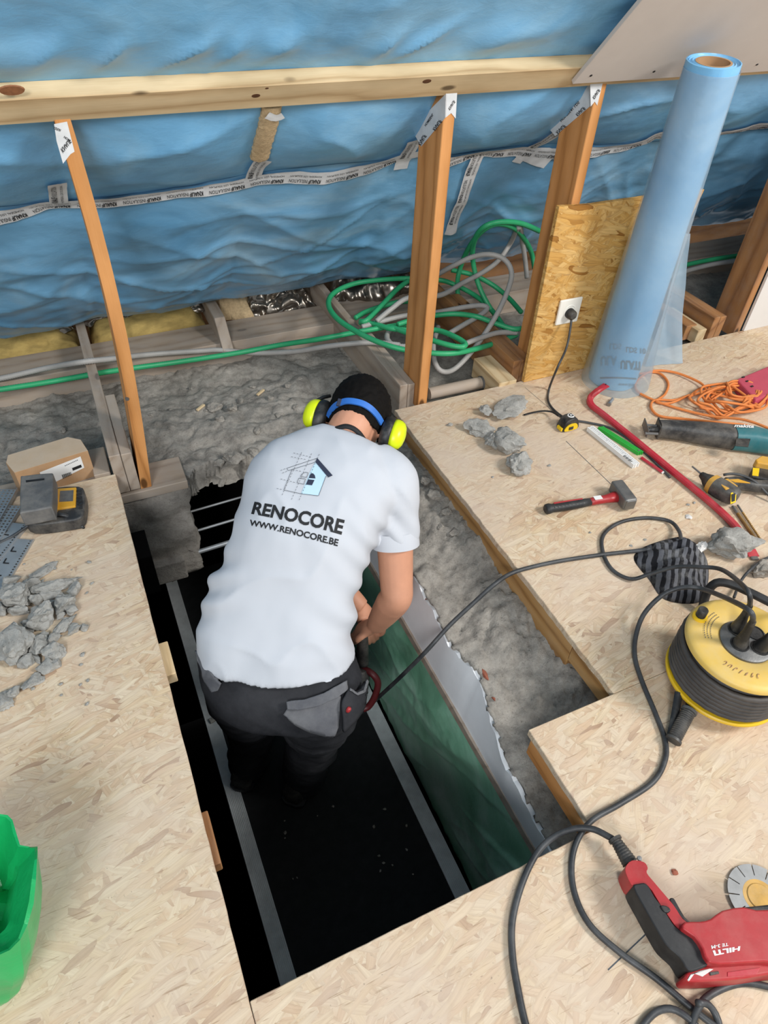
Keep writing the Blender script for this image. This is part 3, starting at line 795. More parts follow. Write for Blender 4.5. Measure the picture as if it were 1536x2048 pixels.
flat_tape('white printed tape wrapped round the head of the thick post', [
    ([(893, 187), (891, 235), (843, 293), (829, 268), (858, 222)], 'x', 1.0412, [('KNAUF', [(836, 288), (848, 268), (855, 272), (844, 291)][::1]), ('KNAUF', [(866, 258), (880, 238), (886, 243), (872, 262)]), ('HOMESEAL', [(850, 250), (866, 226), (869, 230), (853, 253)])]),
    ([(893, 185), (914, 184), (911, 237), (902, 226), (891, 235)], 'y', 1.8705, [('KNAUF', [(896, 216), (907, 198), (910, 204), (899, 221)])])])
flat_tape('white printed tape wrapped round the head of the post behind the strand board', [
    ([(1180, 168), (1181, 212), (1111, 272), (1092, 250)], 'x', 1.5522, [('KNAUF', [(1112, 264), (1128, 248), (1134, 253), (1118, 268)]), ('KNAUF', [(1152, 228), (1168, 212), (1173, 218), (1157, 233)]), ('HOMESEAL LDS', [(1120, 240), (1158, 202), (1161, 206), (1124, 244)])]),
    ([(1180, 168), (1205, 166), (1194, 211), (1189, 203), (1181, 213)], 'y', 1.8705, [('KNAUF', [(1184, 194), (1196, 176), (1200, 181), (1188, 199)])])])
flat_tape('white printed tape wrapped round the head of the thin orange post', [
    ([(108, 248), (134, 243), (149, 303), (141, 308), (126, 327), (113, 282)], 'y', 1.8705, [('KNAUF', [(121, 297), (138, 276), (143, 284), (126, 306)]), ('SOLIPLAN', [(107, 252), (122, 258), (120, 263), (107, 258)]), ('HOM', [(129, 271), (141, 279), (138, 283), (127, 275)])])])
# brown felt strip on a cut rafter
pts = [Vector((*roofhit(*q), 0)) for q in ((545, 214), (540, 238), (533, 262), (526, 288), (520, 318))]
P = resample(cat(pts, 8), 0.006); n = len(P); mb = MB(); rows = []
for i, q in enumerate(P):
    w = 0.026+0.005*noise.noise(Vector((i*0.7, 0, 1)))
    row = [rp(q.x-w+2*w*k/8+0.002*noise.noise(Vector((i*0.9, k, 3))), q.y, disp(q.x, q.y)+0.004+0.014*math.sin(PI*(k+0.3)/8.6)**0.5+0.002*noise.noise(Vector((i*0.8, k*0.8, 7)))) for k in range(9)]
    rows.append(row+[rp(q.x+w, q.y, disp(q.x, q.y)-0.004), rp(q.x-w, q.y, disp(q.x, q.y)-0.004)])
tag(mb.loft(rows).build('felt_strip', 'insulation_burlap', smooth=True), 'frayed brown felt strip on the blue sheet below the rail', 'felt strip')
flat = MB()
tape('small white tape crossing at the top of the brown felt strip', [(528, 209), (545, 215), (560, 209)], hw=0.011, off=0.02, printed=False)
# ---------------------------------------------------------------- plasterboard
def slope_board(x0, x1, v0, v1, d0, th):
    p = [rp(x0, v0, d0), rp(x1, v0, d0), rp(x1, v1, d0), rp(x0, v1, d0)]
    return MB().prism(p, Vector((0, -ST, -CT))*th)
rb = thing('plasterboard_sheet', 'grey plasterboard sheet screwed over the end of the pine rail', 'plasterboard', rp(1.436, 0.014, 0.05))
slope_board(1.436, 5.0, 0.014, -1.25, 0.056, 0.0125).shift(-rb.location).build('panel', 'plasterboard', rb, bevel=0.0015)
for q in ((1182, 151), (1308, 143), (1514, 129)):
    x, v = roofhit(*q, 0.056)
    MB().lathe([(0.0005, 0.0012), (0.0042, 0.001), (0.0042, -0.004)], 10, frame(rp(x, v, 0.056)-rb.location, (1, 0, 0), (0, -ST, -CT))).build('screw', 'print_black', rb)
kb = MB().box((3.86, 1.861, 0.44), (2.40, 0.0125, 0.88)).build('plasterboard_sheet', 'plasterboard_white', bevel=0.001); centre(kb); tag(kb, 'white upright plasterboard panel fixed beside the shaded post', 'plasterboard')
# ---------------------------------------------------------------- insulation and foil in the eaves
def wool(label, x0, x1, y0, y1, z0, h, seed, mat, name, catg, wr):
    def fn(a, b):
        x = x0+(x1-x0)*a; ang = PI*b
        e = min(1, min(a, 1-a)*9)**0.5
        w = 1+wr*noise.fractal(Vector((x*5, b*3, seed)), 0.9, 2, 5)
        y = (y0+y1)/2 - math.cos(ang)*(y1-y0)/2*w; z = z0+math.sin(ang)*h*w*e
        q = noise.noise_vector(Vector((x*26, b*5, seed)))*0.008*wr/0.3
        return Vector((x, y, z))+q
    o = MB().grid(fn, 90, 26).build(name, mat, smooth='all', fix=False)
    return tag(o, label, catg)
wool('torn yellow mineral wool left of the thin post under the blue sheet', -0.7, -0.06, 2.77, 2.98, -0.05, 0.075, 1, 'insulation_yellow', 'mineral_wool', 'insulation', 0.35)
wool('yellow mineral wool roll between thin post and joist stub', -0.01, 0.465, 2.77, 2.97, -0.05, 0.085, 2, 'insulation_yellow', 'mineral_wool', 'insulation', 0.22)
wool('grey brown wool lump beside the joist stub', 0.525, 0.68, 2.79, 2.99, -0.04, 0.11, 3, 'insulation_burlap', 'mineral_wool', 'insulation', 0.4)
wool('crumpled silver foil between joist stub and long joist', 0.66, 0.975, 2.80, 2.98, -0.04, 0.10, 5, 'foil_crumpled', 'foil_facing', 'foil', 0.75)
wool('crumpled silver foil lying behind the green conduit loops', 1.05, 1.46, 2.74, 2.98, -0.04, 0.12, 6, 'foil_crumpled', 'foil_facing', 'foil', 0.5)
wool('thin silver foil edge above the yellow mineral wool', -0.02, 0.47, 2.84, 2.98, 0.015, 0.045, 8, 'foil_crumpled', 'foil_facing', 'foil', 0.7)
wool('torn silver foil beside the thin post above the wool', -0.5, -0.055, 2.86, 2.98, 0.01, 0.05, 9, 'foil_crumpled', 'foil_facing', 'foil', 0.7)
tag(MB().box((1.2, 3.02, 0.1), (7.8, 0.04, 0.6)).build('wall_eaves', 'pine_brown'), kind='structure')
tag(lumber('wood_offcut', (0.72, 2.86, 0.03), (0.80, 2.93, 0.07), 0.03, 0.02, 'pine_orange'), 'small orange wood offcut among the crumpled foil', 'offcut')
# loose bits on the slab
for k, (px, py, r) in enumerate(((430, 815, 0.035), (465, 820, 0.03), (440, 845, 0.025), (410, 820, 0.012), (340, 815, 0.012), (480, 800, 0.02), (540, 800, 0.018), (575, 770, 0.02), (515, 865, 0.02), (120, 860, 0.02), (600, 760, 0.015), (380, 770, 0.012), (300, 830, 0.014), (560, 830, 0.022), (590, 815, 0.018), (505, 770, 0.014))):
    p = gz(px, py, -0.105); p.z = slab_z(p.x, p.y)-0.003
    o = rock_mb(90+k, p, (r, r*0.8, r*0.55), k, 3).build('concrete_lump', 'rubble_concrete'); centre(o)
    tag(o, 'loose grey concrete lump on the rough slab behind the worker', 'concrete', 'concrete lumps on the slab')
for k, (px, py, r) in enumerate(((470, 925, 0.045), (440, 930, 0.03), (505, 905, 0.03), (890, 1040, 0.026), (868, 1010, 0.03), (905, 1075, 0.022), (880, 1065, 0.016), (925, 1105, 0.014), (850, 985, 0.025))):
    p = gz(px, py, -0.115); p.z = slab_z(p.x, p.y)-0.006
    o = rock_mb(130+k, p, (r, r*0.8, r*0.6), k*0.7, 3).build('concrete_lump', 'rubble_concrete'); centre(o)
    tag(o, ('loose concrete lump on the broken slab edge left of the worker' if k < 3 else 'loose concrete lump beside the pine edge beam near the sleeve'), 'concrete', 'lumps on the slab edge left of the worker' if k < 3 else 'lumps beside the edge beam')
for k, (px, py) in enumerate(((400, 815), (520, 785))):
    p = gz(px, py, -0.1); z = slab_z(p.x, p.y)+0.006
    tag(lumber('wood_splinter', (p.x-0.015, p.y-0.01, z), (p.x+0.02, p.y+0.012, z+0.004), 0.012, 0.008, 'pine_new'), 'pale wood splinter on the rough concrete slab', 'splinter', 'wood splinters on the slab')
# ---------------------------------------------------------------- conduits
def cz(lst): return [gz(px, py, z) for px, py, z in lst]
def onmeds(lst): return [gz(px, py, z) for px, py, z in lst]
def add_conduit(label, pts, mat, r=0.0114):
    o = conduit(pts, r).build('conduit', mat, smooth='all', fix=False)
    return tag(centre(o), label, 'conduit', 'corrugated conduits in the eaves')
add_conduit('green corrugated conduit lying across the slab past the thin post to the thick post', [Vector((-2.3, 2.5, -0.06)), Vector((-1.4, 2.5, -0.07))]+cz([(-80, 790, -0.012), (0, 779, -0.008), (110, 762, -0.02), (200, 746, 0.005), (260, 737, 0.0), (370, 722, -0.03), (480, 705, -0.03), (560, 690, 0.0), (640, 678, 0.06), (720, 663, 0.09), (800, 650, 0.09), (850, 645, 0.08)]), 'conduit_green')
add_conduit('grey corrugated conduit lying across the slab beside the green one', [Vector((-2.3, 2.66, 0.0)), Vector((-1.4, 2.6, -0.003))]+cz([(-80, 768, -0.005), (0, 757, 0.0), (90, 737, 0.03), (165, 724, 0.085), (220, 718, 0.06), (300, 709, 0.0), (400, 702, -0.03), (440, 700, -0.03), (510, 706, -0.04), (590, 703, 0.0), (660, 692, 0.06), (740, 685, 0.085), (800, 690, 0.085)]), 'conduit_grey')
# coiled green: zoom frame of the coil -> px = 600+x*.3255, 400+y*.3255
def zc(x, y, z): return gz(600+x*0.3255, 400+y*0.3255, z)
add_conduit('green conduit loop swinging out left over the dusty joist', [zc(*q) for q in ((1330, 830, 0.03), (1150, 895, 0.06), (960, 940, 0.09), (800, 940, 0.10), (640, 920, 0.11), (500, 880, 0.12), (350, 810, 0.13), (225, 725, 0.13), (175, 640, 0.13), (210, 570, 0.13), (330, 515, 0.13), (500, 490, 0.13), (680, 482, 0.12), (860, 492, 0.10), (960, 525, 0.08), (1080, 590, 0.06), (1180, 680, 0.05), (1260, 790, 0.04))], 'conduit_green')
add_conduit('narrow green conduit loop folded back beside the thick post', [zc(*q) for q in ((370, 745, 0.10), (410, 738, 0.11), (500, 650, 0.12), (590, 555, 0.13), (660, 500, 0.14))], 'conduit_green')
add_conduit('flat green conduit bend poking out right of the thick post', [zc(*q) for q in ((365, 752, 0.09), (450, 760, 0.10), (560, 790, 0.11), (700, 800, 0.11), (840, 800, 0.11), (950, 840, 0.12), (1012, 880, 0.12), (1000, 902, 0.12), (930, 895, 0.12), (820, 865, 0.12), (700, 830, 0.12), (560, 780, 0.11))], 'conduit_green')
add_conduit('short green conduit arc behind the thick post', [zc(*q) for q in ((340, 725, 0.08), (400, 690, 0.08), (500, 655, 0.08), (620, 625, 0.08), (760, 625, 0.06))], 'conduit_green')
add_conduit('green conduit arc passing over the brown joist', [zc(*q) for q in ((600, 765, 0.12), (700, 735, 0.12), (840, 708, 0.12), (960, 700, 0.13), (1080, 715, 0.12), (1180, 750, 0.11), (1300, 790, 0.10), (1360, 790, 0.10))], 'conduit_green')
def infront(px, py, P, off=0.105):
    """keep a conduit on the room side of the bulging sheet"""
    n = Vector((0, ST, CT)); p0 = Vector((0, 1.87, 1.065))
    if n.dot(p0-P) >= off: return P
    d = ray(px, py); q = p0-n*off; return CAM+d*(n.dot(q-CAM)/n.dot(d))
def zy(x, y, yy):
    px, py = 600+x*0.3255, 400+y*0.3255; return infront(px, py, gy(px, py, yy))
add_conduit('tall green conduit loop standing up against the blue sheet', [zy(*q) for q in ((1270, 800, 2.25), (1160, 650, 2.35), (1090, 500, 2.42), (1060, 340, 2.45), (1080, 230, 2.45), (1140, 160, 2.45), (1240, 135, 2.45), (1360, 145, 2.42), (1470, 190, 2.38))], 'conduit_green')
add_conduit('second green conduit loop rising behind the tall loop', [zy(*q) for q in ((970, 590, 2.5), (970, 480, 2.52), (1010, 350, 2.54), (1090, 220, 2.54), (1190, 150, 2.54), (1290, 160, 2.54), (1360, 215, 2.52), (1420, 320, 2.5), (1440, 420, 2.48))], 'conduit_green')
add_conduit('green conduit running down behind the brown joist', [zy(*q) for q in ((930, 430, 2.6), (1060, 460, 2.55), (1180, 520, 2.5), (1280, 600, 2.42), (1360, 690, 2.3))], 'conduit_green')
add_conduit('big grey conduit loop hanging in front of the brown joist', [zy(*q) for q in ((850, 780, 2.25), (820, 880, 2.15), (830, 1000, 2.06), (880, 1055, 2.03), (960, 1030, 2.05), (1080, 900, 2.08), (1200, 720, 2.12), (1275, 560, 2.18), (1300, 450, 2.22), (1260, 370, 2.26), (1170, 335, 2.3), (1060, 350, 2.35), (940, 405, 2.4), (850, 455, 2.45))], 'conduit_grey')
add_conduit('grey conduit slanting up from the slab against the blue sheet', [zy(*q) for q in ((470, 745, 2.3), (560, 670, 2.32), (670, 600, 2.34), (860, 585, 2.3), (1000, 510, 2.36), (1130, 440, 2.4), (1220, 370, 2.44), (1290, 270, 2.47), (1345, 165, 2.48), (1365, 250, 2.48), (1385, 380, 2.46), (1395, 480, 2.42))], 'conduit_grey')
add_conduit('grey conduit bend lying over the brown joist', [zc(*q) for q in ((380, 780, 0.09), (500, 745, 0.1), (650, 710, 0.1), (840, 690, 0.12), (1000, 660, 0.13), (1110, 648, 0.13), (1150, 665, 0.12), (1110, 705, 0.11), (1000, 770, 0.1), (900, 830, 0.08))], 'conduit_grey')
add_conduit('grey conduit curl under the narrow green loop', [zc(*q) for q in ((545, 805, 0.08), (535, 850, 0.08), (570, 890, 0.08), (650, 900, 0.08), (740, 890, 0.08))], 'conduit_grey')
add_conduit('grey conduit lying behind the flat green bend', [zc(*q) for q in ((1000, 890, 0.09), (1100, 850, 0.09), (1220, 815, 0.09), (1330, 815, 0.08))], 'conduit_grey')
add_conduit('green conduit crossing the dark bay near the shaded post', [gy(px, py, y) for px, py, y in ((1330, 540, 2.3), (1380, 528, 2.3), (1430, 518, 2.3), (1500, 508, 2.3), (1560, 500, 2.3))], 'conduit_green')
add_conduit('grey conduit crossing the dark bay under the green one', [gy(px, py, y) for px, py, y in ((1330, 555, 2.26), (1380, 540, 2.26), (1430, 528, 2.26), (1500, 518, 2.26), (1560, 512, 2.26))], 'conduit_grey')
tag(MB().box((5.04, 2.4, 0.5), (0.04, 1.3, 1.4)).build('wall_gable', 'plasterboard_white'), kind='structure')
# grey pipe and blocks near the board edge
a, b = gz(600+790*.3255, 400+1190*.3255, -0.05), gz(600+1120*.3255, 400+1120*.3255, -0.05)
pp = thing('drain_pipe', 'grey plastic pipe lying behind the right board', 'pipe', a)
MB().tube([Vector((0,0,0)), b-a], 0.024, 16).build('pipe_body', 'pine_dusty', pp, smooth=True)
MB().tube([b-a-(b-a).normalized()*0.01, b-a+(b-a).normalized()*0.02], 0.027, 16).build('collar', 'grey_plastic', pp, smooth=True)
p = gz(600+1220*.3255, 400+1090*.3255, 0.0); beam('wood_block', 'small pale pine block between grey pipe and brown joist', p.x-0.035, p.x+0.045, p.y-0.06, p.y+0.14, -0.07, 0.015, 'pine_new', 'block')
p = gz(1375, 655, 0.0); beam('wood_block', 'small pine block on the floor behind the blue roll', p.x-0.03, p.x+0.03, p.y-0.02, p.y+0.2, -0.05, 0.02, 'pine_brown', 'block')
p = gz(1395, 668, 0.0); beam('wood_block', 'second small pine block lying along the brown joist by the shaded post', p.x-0.0, p.x+0.05, p.y+0.0, p.y+0.22, -0.05, 0.015, 'pine_new', 'block')
# ---------------------------------------------------------------- the worker
S_AX = Vector((0.336, -0.276, -0.03)).normalized()          # left shoulder to right shoulder
U_AX = Vector((0.315, 0.317, 0.43)); U_AX = (U_AX-S_AX*U_AX.dot(S_AX)).normalized()   # up the spine
N_AX = S_AX.cross(U_AX)                                       # out of the back
if N_AX.dot(FWD) > 0: N_AX = -N_AX
FACE = Vector((0.63, 0.77, 0)).normalized()
def ring(L, R, dep, b, tilt, m=40, ex=2.5, skew=0.02):
    pl, pr = gd(*L, dep+skew), gd(*R, dep-skew)
    c = (pl+pr)/2; s = (pr-pl); a = s.length/2; s.normalize()
    n = (N_AX-s*N_AX.dot(s)).normalized(); u = n.cross(s)
    if u.dot(U_AX) < 0: u = -u
    t = math.radians(tilt); nn = n*math.cos(t)-u*math.sin(t)
    out = []
    for k in range(m):
        q = 2*PI*k/m; cx, sx = math.cos(q), math.sin(q)
        out.append(c+s*(a*math.copysign(abs(cx)**(2/ex), cx))+nn*(b*math.copysign(abs(sx)**(2/ex), sx)))
    return out
def limb(mb, pts, rad, n=6, seg=16, flat=1.0):
    P = cat(pts, n); R = []
    for i in range(len(pts)-1):
        for k in range(n): R.append(rad[i]+(rad[i+1]-rad[i])*k/n)
    R.append(rad[-1]); return mb.tube(P, R, seg, True, flat)
SR, SL = gd(785, 965, 1.815), gd(566, 935, 1.90)
ER, EL = gd(794, 1192, 1.905), gd(590, 1085, 2.10)
WR, WL = gd(752, 1250, 2.05), gd(722, 1215, 2.14)
HR, HL = gd(715, 1262, 2.12), gd(716, 1250, 2.16)
HIPL, HIPR = gd(482, 1378, 1.83), gd(640, 1392, 1.80)
FL, FR = gz(497, 1538, DZ), gz(603, 1568, DZ)
FL.z = FR.z = DZ
KL = HIPL.lerp(FL, 0.5)+FACE*0.05; KR = HIPR.lerp(FR, 0.5)+FACE*0.05
# head frame: bowed forward
ALF = math.radians(36)
HU = (U_AX*math.cos(ALF)-N_AX*math.sin(ALF)).normalized(); HF = (-N_AX*math.cos(ALF)-U_AX*math.sin(ALF)).normalized()
HS = S_AX
HC = gd(713, 843, 1.895)
def hp(a, f, h): return HC+HS*a+HF*f+HU*h
def head_rings(sc=1.0, sub=0.0):
    prof = [(-0.118, 0.018, 0.020, 0.052), (-0.108, 0.036, 0.034, 0.046), (-0.09, 0.050, 0.055, 0.030), (-0.065, 0.060, 0.074, 0.014), (-0.035, 0.067, 0.086, 0.003), (0.0, 0.074, 0.094, -0.003), (0.035, 0.077, 0.097, -0.006), (0.065, 0.072, 0.090, -0.008), (0.09, 0.056, 0.072, -0.008), (0.107, 0.034, 0.045, -0.008), (0.114, 0.010, 0.014, -0.008)]
    return [[hp(a*sc*math.cos(t), f0+b*sc*math.sin(t), h*sc) for t in [2*PI*k/28 for k in range(28)]] for h, a, b, f0 in prof]
bm_ = MB()
bm_.loft(head_rings())
limb(bm_, [hp(0, 0.103, -0.005), hp(0, 0.116, -0.03), hp(0, 0.100, -0.045)], [0.006, 0.013, 0.010])     # nose
limb(bm_, [hp(-0.028, 0.090, -0.075), hp(0, 0.097, -0.075), hp(0.028, 0.090, -0.075)], [0.005, 0.008, 0.005])   # lips
limb(bm_, [hp(-0.05, 0.082, 0.02), hp(0, 0.094, 0.024), hp(0.05, 0.082, 0.02)], [0.007, 0.009, 0.007])   # brow
for sgn in (-1, 1):
    limb(bm_, [hp(sgn*0.074, 0.006, -0.03), hp(sgn*0.086, -0.006, -0.005), hp(sgn*0.084, 0.002, 0.022)], [0.010, 0.014, 0.010])   # ears
NB = gd(684, 892, 1.86)
limb(bm_, [gd(676, 930, 1.84), NB, hp(0, -0.028, -0.055), hp(0, -0.02, -0.02)], [0.075, 0.062, 0.058, 0.055])
# trunk core and legs inside the clothes
limb(bm_, [gd(570, 1370, 1.82), gd(570, 1240, 1.83), gd(620, 1080, 1.84), gd(650, 970, 1.86), gd(676, 920, 1.86)], [0.10, 0.095, 0.10, 0.10, 0.06])
limb(bm_, [SL, gd(660, 940, 1.86), SR], [0.045, 0.07, 0.045])
limb(bm_, [gd(570, 1360, 1.82), HIPL, KL, FL+Vector((0, 0, 0.08))], [0.08, 0.08, 0.052, 0.038]); limb(bm_, [gd(570, 1360, 1.82), HIPR, KR, FR+Vector((0, 0, 0.08))], [0.08, 0.08, 0.052, 0.038])
# arms
def arm(S, E, Wr): limb(bm_, [S, S.lerp(E, 0.45), E.lerp(S, 0.12), E, E.lerp(Wr, 0.22), E.lerp(Wr, 0.6), Wr], [0.052, 0.051, 0.046, 0.044, 0.047, 0.040, 0.029], 8, 18)
arm(SR, ER, WR); arm(SL, EL, WL)
def hand(Wr, tip, thumb_dir, curl):
    """palm and five bent fingers that close round the tool grip"""
    d = (tip-Wr).normalized(); side = d.cross(Vector((0, 0, 1))).normalized(); dn = curl.normalized()
    pc = Wr+d*0.045
    limb(bm_, [Wr, Wr+d*0.03, Wr+d*0.08], [0.027, 0.036, 0.034], 5, 14, 0.62)
    for k, L in enumerate((0.068, 0.078, 0.073, 0.058)):
        b0 = Wr+d*0.078+side*(-0.030+0.020*k)
        limb(bm_, [b0-d*0.012, b0+d*L*0.42+dn*0.008, b0+d*L*0.62+dn*L*0.36, b0+d*L*0.40+dn*L*0.72], [0.0095, 0.0092, 0.0085, 0.007], 4, 10)
    t0 = Wr+d*0.03+thumb_dir*0.026
    limb(bm_, [t0, t0+thumb_dir*0.022+d*0.026, t0+thumb_dir*0.016+d*0.05+dn*0.018, t0+d*0.062+dn*0.036], [0.0125, 0.0115, 0.010, 0.008], 4, 10)
hand(WR, HR, Vector((0, 0, 1)).cross((HR-WR).normalized()).normalized(), Vector((0.25, 0.2, -1)))
hand(WL, HL+Vector((0.05, -0.03, -0.06)), Vector((0, 0, 1)).cross((HL-WL)).normalized(), Vector((0.2, 0.3, -1)))
bm_ = remesh(bm_, 0.0048, 5, 0.5)
person = thing('person', 'worker in white printed shirt and dark work trousers bending down in the hole', 'person', (FL+FR)/2)
PO = -person.location
def pbuild(mb, name, mat, smooth='all', parent=None, **k):
    q = MB(); q.v = [v+PO for v in mb.v]; q.f = mb.f
    return q.build(name, mat, parent or person, smooth=smooth, fix=False, **k)
body = pbuild(bm_, 'body', 'skin')
for sgn in (-1, 1): pbuild(MB().ball(hp(sgn*0.031, 0.083, 0.0), 0.0125), 'eye', 'paper_white')
# hair cap with cropped nape
hm = MB(); rings_ = head_rings(1.075); hv = MB().loft(rings_)
hm = remesh(hv, 0.005, 3)
keep = []
for p in hm.v:
    q = p-HC; h, f, a = q.dot(HU), q.dot(HF), q.dot(HS)
    keep.append(h > -0.042+0.45*max(0, f+0.02)+ (0.05 if f > 0.05 else 0) - 0.30*max(0, -f-0.02) + 0.012*noise.noise(Vector((a*60, h*40, 1))))
idx = {}; hh = MB()
for f in hm.f:
    if all(keep[i] for i in f):
        for i in f:
            if i not in idx:
                idx[i] = len(hh.v); p = hm.v[i]; dr = (p-HC).normalized()
                hh.v.append(p+dr*(0.004+0.003*noise.fractal(p*90, 0.8, 2, 4)))
        hh.f.append(tuple(idx[i] for i in f))
ho = pbuild(hh, 'hair', 'hair_dark'); mm = ho.modifiers.new('solid', 'SOLIDIFY'); mm.thickness = 0.008; mm.offset = -1
# ---- trousers
tr = MB()
tr.loft([ring((410, 1262), (698, 1292), 1.80, 0.108, 20), ring((402, 1300), (712, 1335), 1.80, 0.118, 30), ring((408, 1345), (722, 1380), 1.80, 0.125, 38), ring((432, 1378), (718, 1412), 1.81, 0.118, 42), ring((468, 1398), (690, 1424), 1.83, 0.09, 42)])
limb(tr, [HIPL+Vector((0, 0, 0.03)), HIPL.lerp(KL, 0.35), HIPL.lerp(KL, 0.75), KL, KL.lerp(FL, 0.4), KL.lerp(FL, 0.8), FL+Vector((0, 0, 0.05))], [0.098, 0.094, 0.083, 0.075, 0.073, 0.068, 0.068], 6, 22)
limb(tr, [HIPR+Vector((0, 0, 0.03)), HIPR.lerp(KR, 0.35), HIPR.lerp(KR, 0.75), KR, KR.lerp(FR, 0.4), KR.lerp(FR, 0.8), FR+Vector((0, 0, 0.05))], [0.108, 0.106, 0.094, 0.083, 0.078, 0.072, 0.070], 6, 22)
tr = remesh(tr, 0.0085, 8, 0.5)
N = vnormals(tr)
for i, p in enumerate(tr.v):
    k = 0.5+0.5*min(1, max(0, (-0.15-p.z)/0.2))
    tr.v[i] = p+N[i]*k*(0.007*noise.fractal(Vector((p.x*9, p.y*9, p.z*16)), 1, 2, 4)+0.008*(1-abs(noise.noise(Vector((p.x*5+p.z*7, p.y*6, p.z*11)))))**5)
pbuild(tr, 'trousers', 'trouser_black')
TB = tr.bvh()
def patch(poly, bvh, off, sub=3):
    """a cloth piece laid on a surface: outline seen on it, filled, draped along its normals"""
    bm = bmesh.new(); vs = [bm.verts.new((x, y, 0)) for x, y in poly]; bm.faces.new(vs)
    bmesh.ops.triangulate(bm, faces=bm.faces)
    for _ in range(sub): bmesh.ops.subdivide_edges(bm, edges=bm.edges, cuts=1, use_grid_fill=True)
    mb = MB(); bm.verts.index_update(); ok = True; last = None
    for v in bm.verts:
        d = ray(v.co.x, v.co.y).normalized(); h = bvh.ray_cast(CAM, d)
        if h[0] is None: p = last if last else CAM+d*1.8
        else:
            n = h[1] if h[1].dot(d) < 0 else -h[1]
            p = h[0]+n*off-d*off*0.3; last = p
        mb.v.append(p)
    mb.f = [tuple(v.index for v in f.verts) for f in bm.faces]; bm.free(); return mb
def zt(x, y): return (380+x*0.2865, 1240+y*0.2865)
def pocket(name, poly, mat, off=0.008, th=0.006):
    mb = patch([zt(*q) for q in poly], TB, off); o = pbuild(mb, name, mat)
    m_ = o.modifiers.new('solid', 'SOLIDIFY'); m_.thickness = th; m_.offset = 0; return o
pocket('seat_patch', [(655, 655), (690, 600), (760, 585), (900, 560), (1010, 520), (1045, 530), (1040, 640), (1030, 740), (1005, 800), (940, 800), (840, 775), (740, 725)], 'trouser_grey', 0.005, 0.004)
pocket('pocket_flap', [(680, 560), (800, 545), (930, 505), (1075, 425), (1080, 480), (1010, 540), (900, 590), (760, 620), (682, 615)], 'trouser_grey', 0.012)
pocket('pocket_flap', [(72, 215), (95, 260), (150, 350), (235, 430), (215, 480), (175, 490), (130, 420), (90, 310)], 'trouser_grey', 0.012)
pocket('side_pocket', [(1045, 560), (1085, 475), (1120, 500), (1160, 480), (1190, 430), (1195, 520), (1180, 600), (1120, 690), (1050, 760)], 'trouser_black', 0.014, 0.01)
pocket('pocket_hem', [(1085, 470), (1125, 505), (1165, 485), (1185, 420), (1195, 435), (1175, 505), (1128, 522), (1083, 485)], 'trouser_grey', 0.020, 0.004)
for nm, a, b, r, mt in (('yellow_handle', (1170, 590), (1190, 540), 0.006, 'tape_yellow'), ('red_handle', (1098, 640), (1115, 612), 0.006, 'tool_red')):
    pa = gd(*zt(*a), 1.765); pb = gd(*zt(*b), 1.755)
    hitp = TB.ray_cast(CAM, ray(*zt(*a)).normalized())[0]
    if hitp is not None:
        dd = (hitp-CAM).length; pa = CAM+ray(*zt(*a)).normalized()*(dd-0.028); pb = CAM+ray(*zt(*b)).normalized()*(dd-0.036)
    o = pbuild(MB().tube([pa, pa.lerp(pb, 0.3), pb.lerp(pa, 0.2), pb], [r*0.8, r, r, r*0.7], 10), nm, mt); o['label'] = ('yellow' if 'yellow' in nm else 'red')+' tool handle sticking out of the trouser pocket'
# boots
for F, yaw in ((FL, 0.1), (FR, -0.05)):
    Mx = frame(F, Matrix.Rotation(yaw, 3, 'Z') @ FACE)
    def br(x, w, h, z0=0.0, m=14): return [Mx @ Vector((x, w*math.cos(2*PI*k/m), max(z0, z0+h*0.5+h*0.5*math.sin(2*PI*k/m)))) for k in range(m)]
    bo = MB().loft([br(-0.085, 0.022, 0.07, 0.004), br(-0.075, 0.038, 0.10, 0.004), br(-0.04, 0.042, 0.12, 0.004), br(0.03, 0.046, 0.115, 0.004), br(0.10, 0.052, 0.09, 0.004), br(0.16, 0.050, 0.072, 0.004), br(0.20, 0.036, 0.06, 0.004), br(0.215, 0.016, 0.04, 0.006)])
    b_ = pbuild(bo, 'boot', 'boot_dark')
    so = MB().loft([[Mx @ Vector((x, s*w, z)) for s, z in ((-1, 0.001), (1, 0.001), (1, 0.022), (-1, 0.022))] for x, w in ((-0.092, 0.02), (-0.08, 0.042), (0.0, 0.046), (0.1, 0.056), (0.17, 0.053), (0.21, 0.036), (0.222, 0.014))])
    pbuild(so, 'sole', 'rubber_black', parent=b_, smooth=False)
# ---- shirt
sh = MB()
sh.loft([ring((404, 1288), (706, 1318), 1.795, 0.134, 34), ring((402, 1250), (704, 1282), 1.795, 0.128, 28), ring((412, 1212), (703, 1238), 1.80, 0.122, 20), ring((424, 1160), (713, 1190), 1.80, 0.117, 12), ring((455, 1112), (727, 1140), 1.80, 0.117, 6), ring((474, 1068), (746, 1095), 1.80, 0.122, 2), ring((487, 1008), (775, 1048), 1.81, 0.124, 0), ring((493, 958), (800, 1000), 1.82, 0.118, -4), ring((507, 926), (802, 958), 1.83, 0.108, -8), ring((548, 894), (780, 922), 1.84, 0.092, -12), ring((598, 874), (748, 894), 1.85, 0.075, -16), ring((640, 868), (722, 884), 1.855, 0.062, -20)])
limb(sh, [gd(745, 935, 1.83), SR, SR.lerp(ER, 0.25), SR.lerp(ER, 0.50)], [0.07, 0.072, 0.065, 0.063], 6, 22)
limb(sh, [gd(600, 930, 1.87), SL, SL.lerp(EL, 0.3), SL.lerp(EL, 0.55)], [0.06, 0.060, 0.062, 0.066], 6, 22)
sh = remesh(sh, 0.0075, 7, 0.5)
N = vnormals(sh)
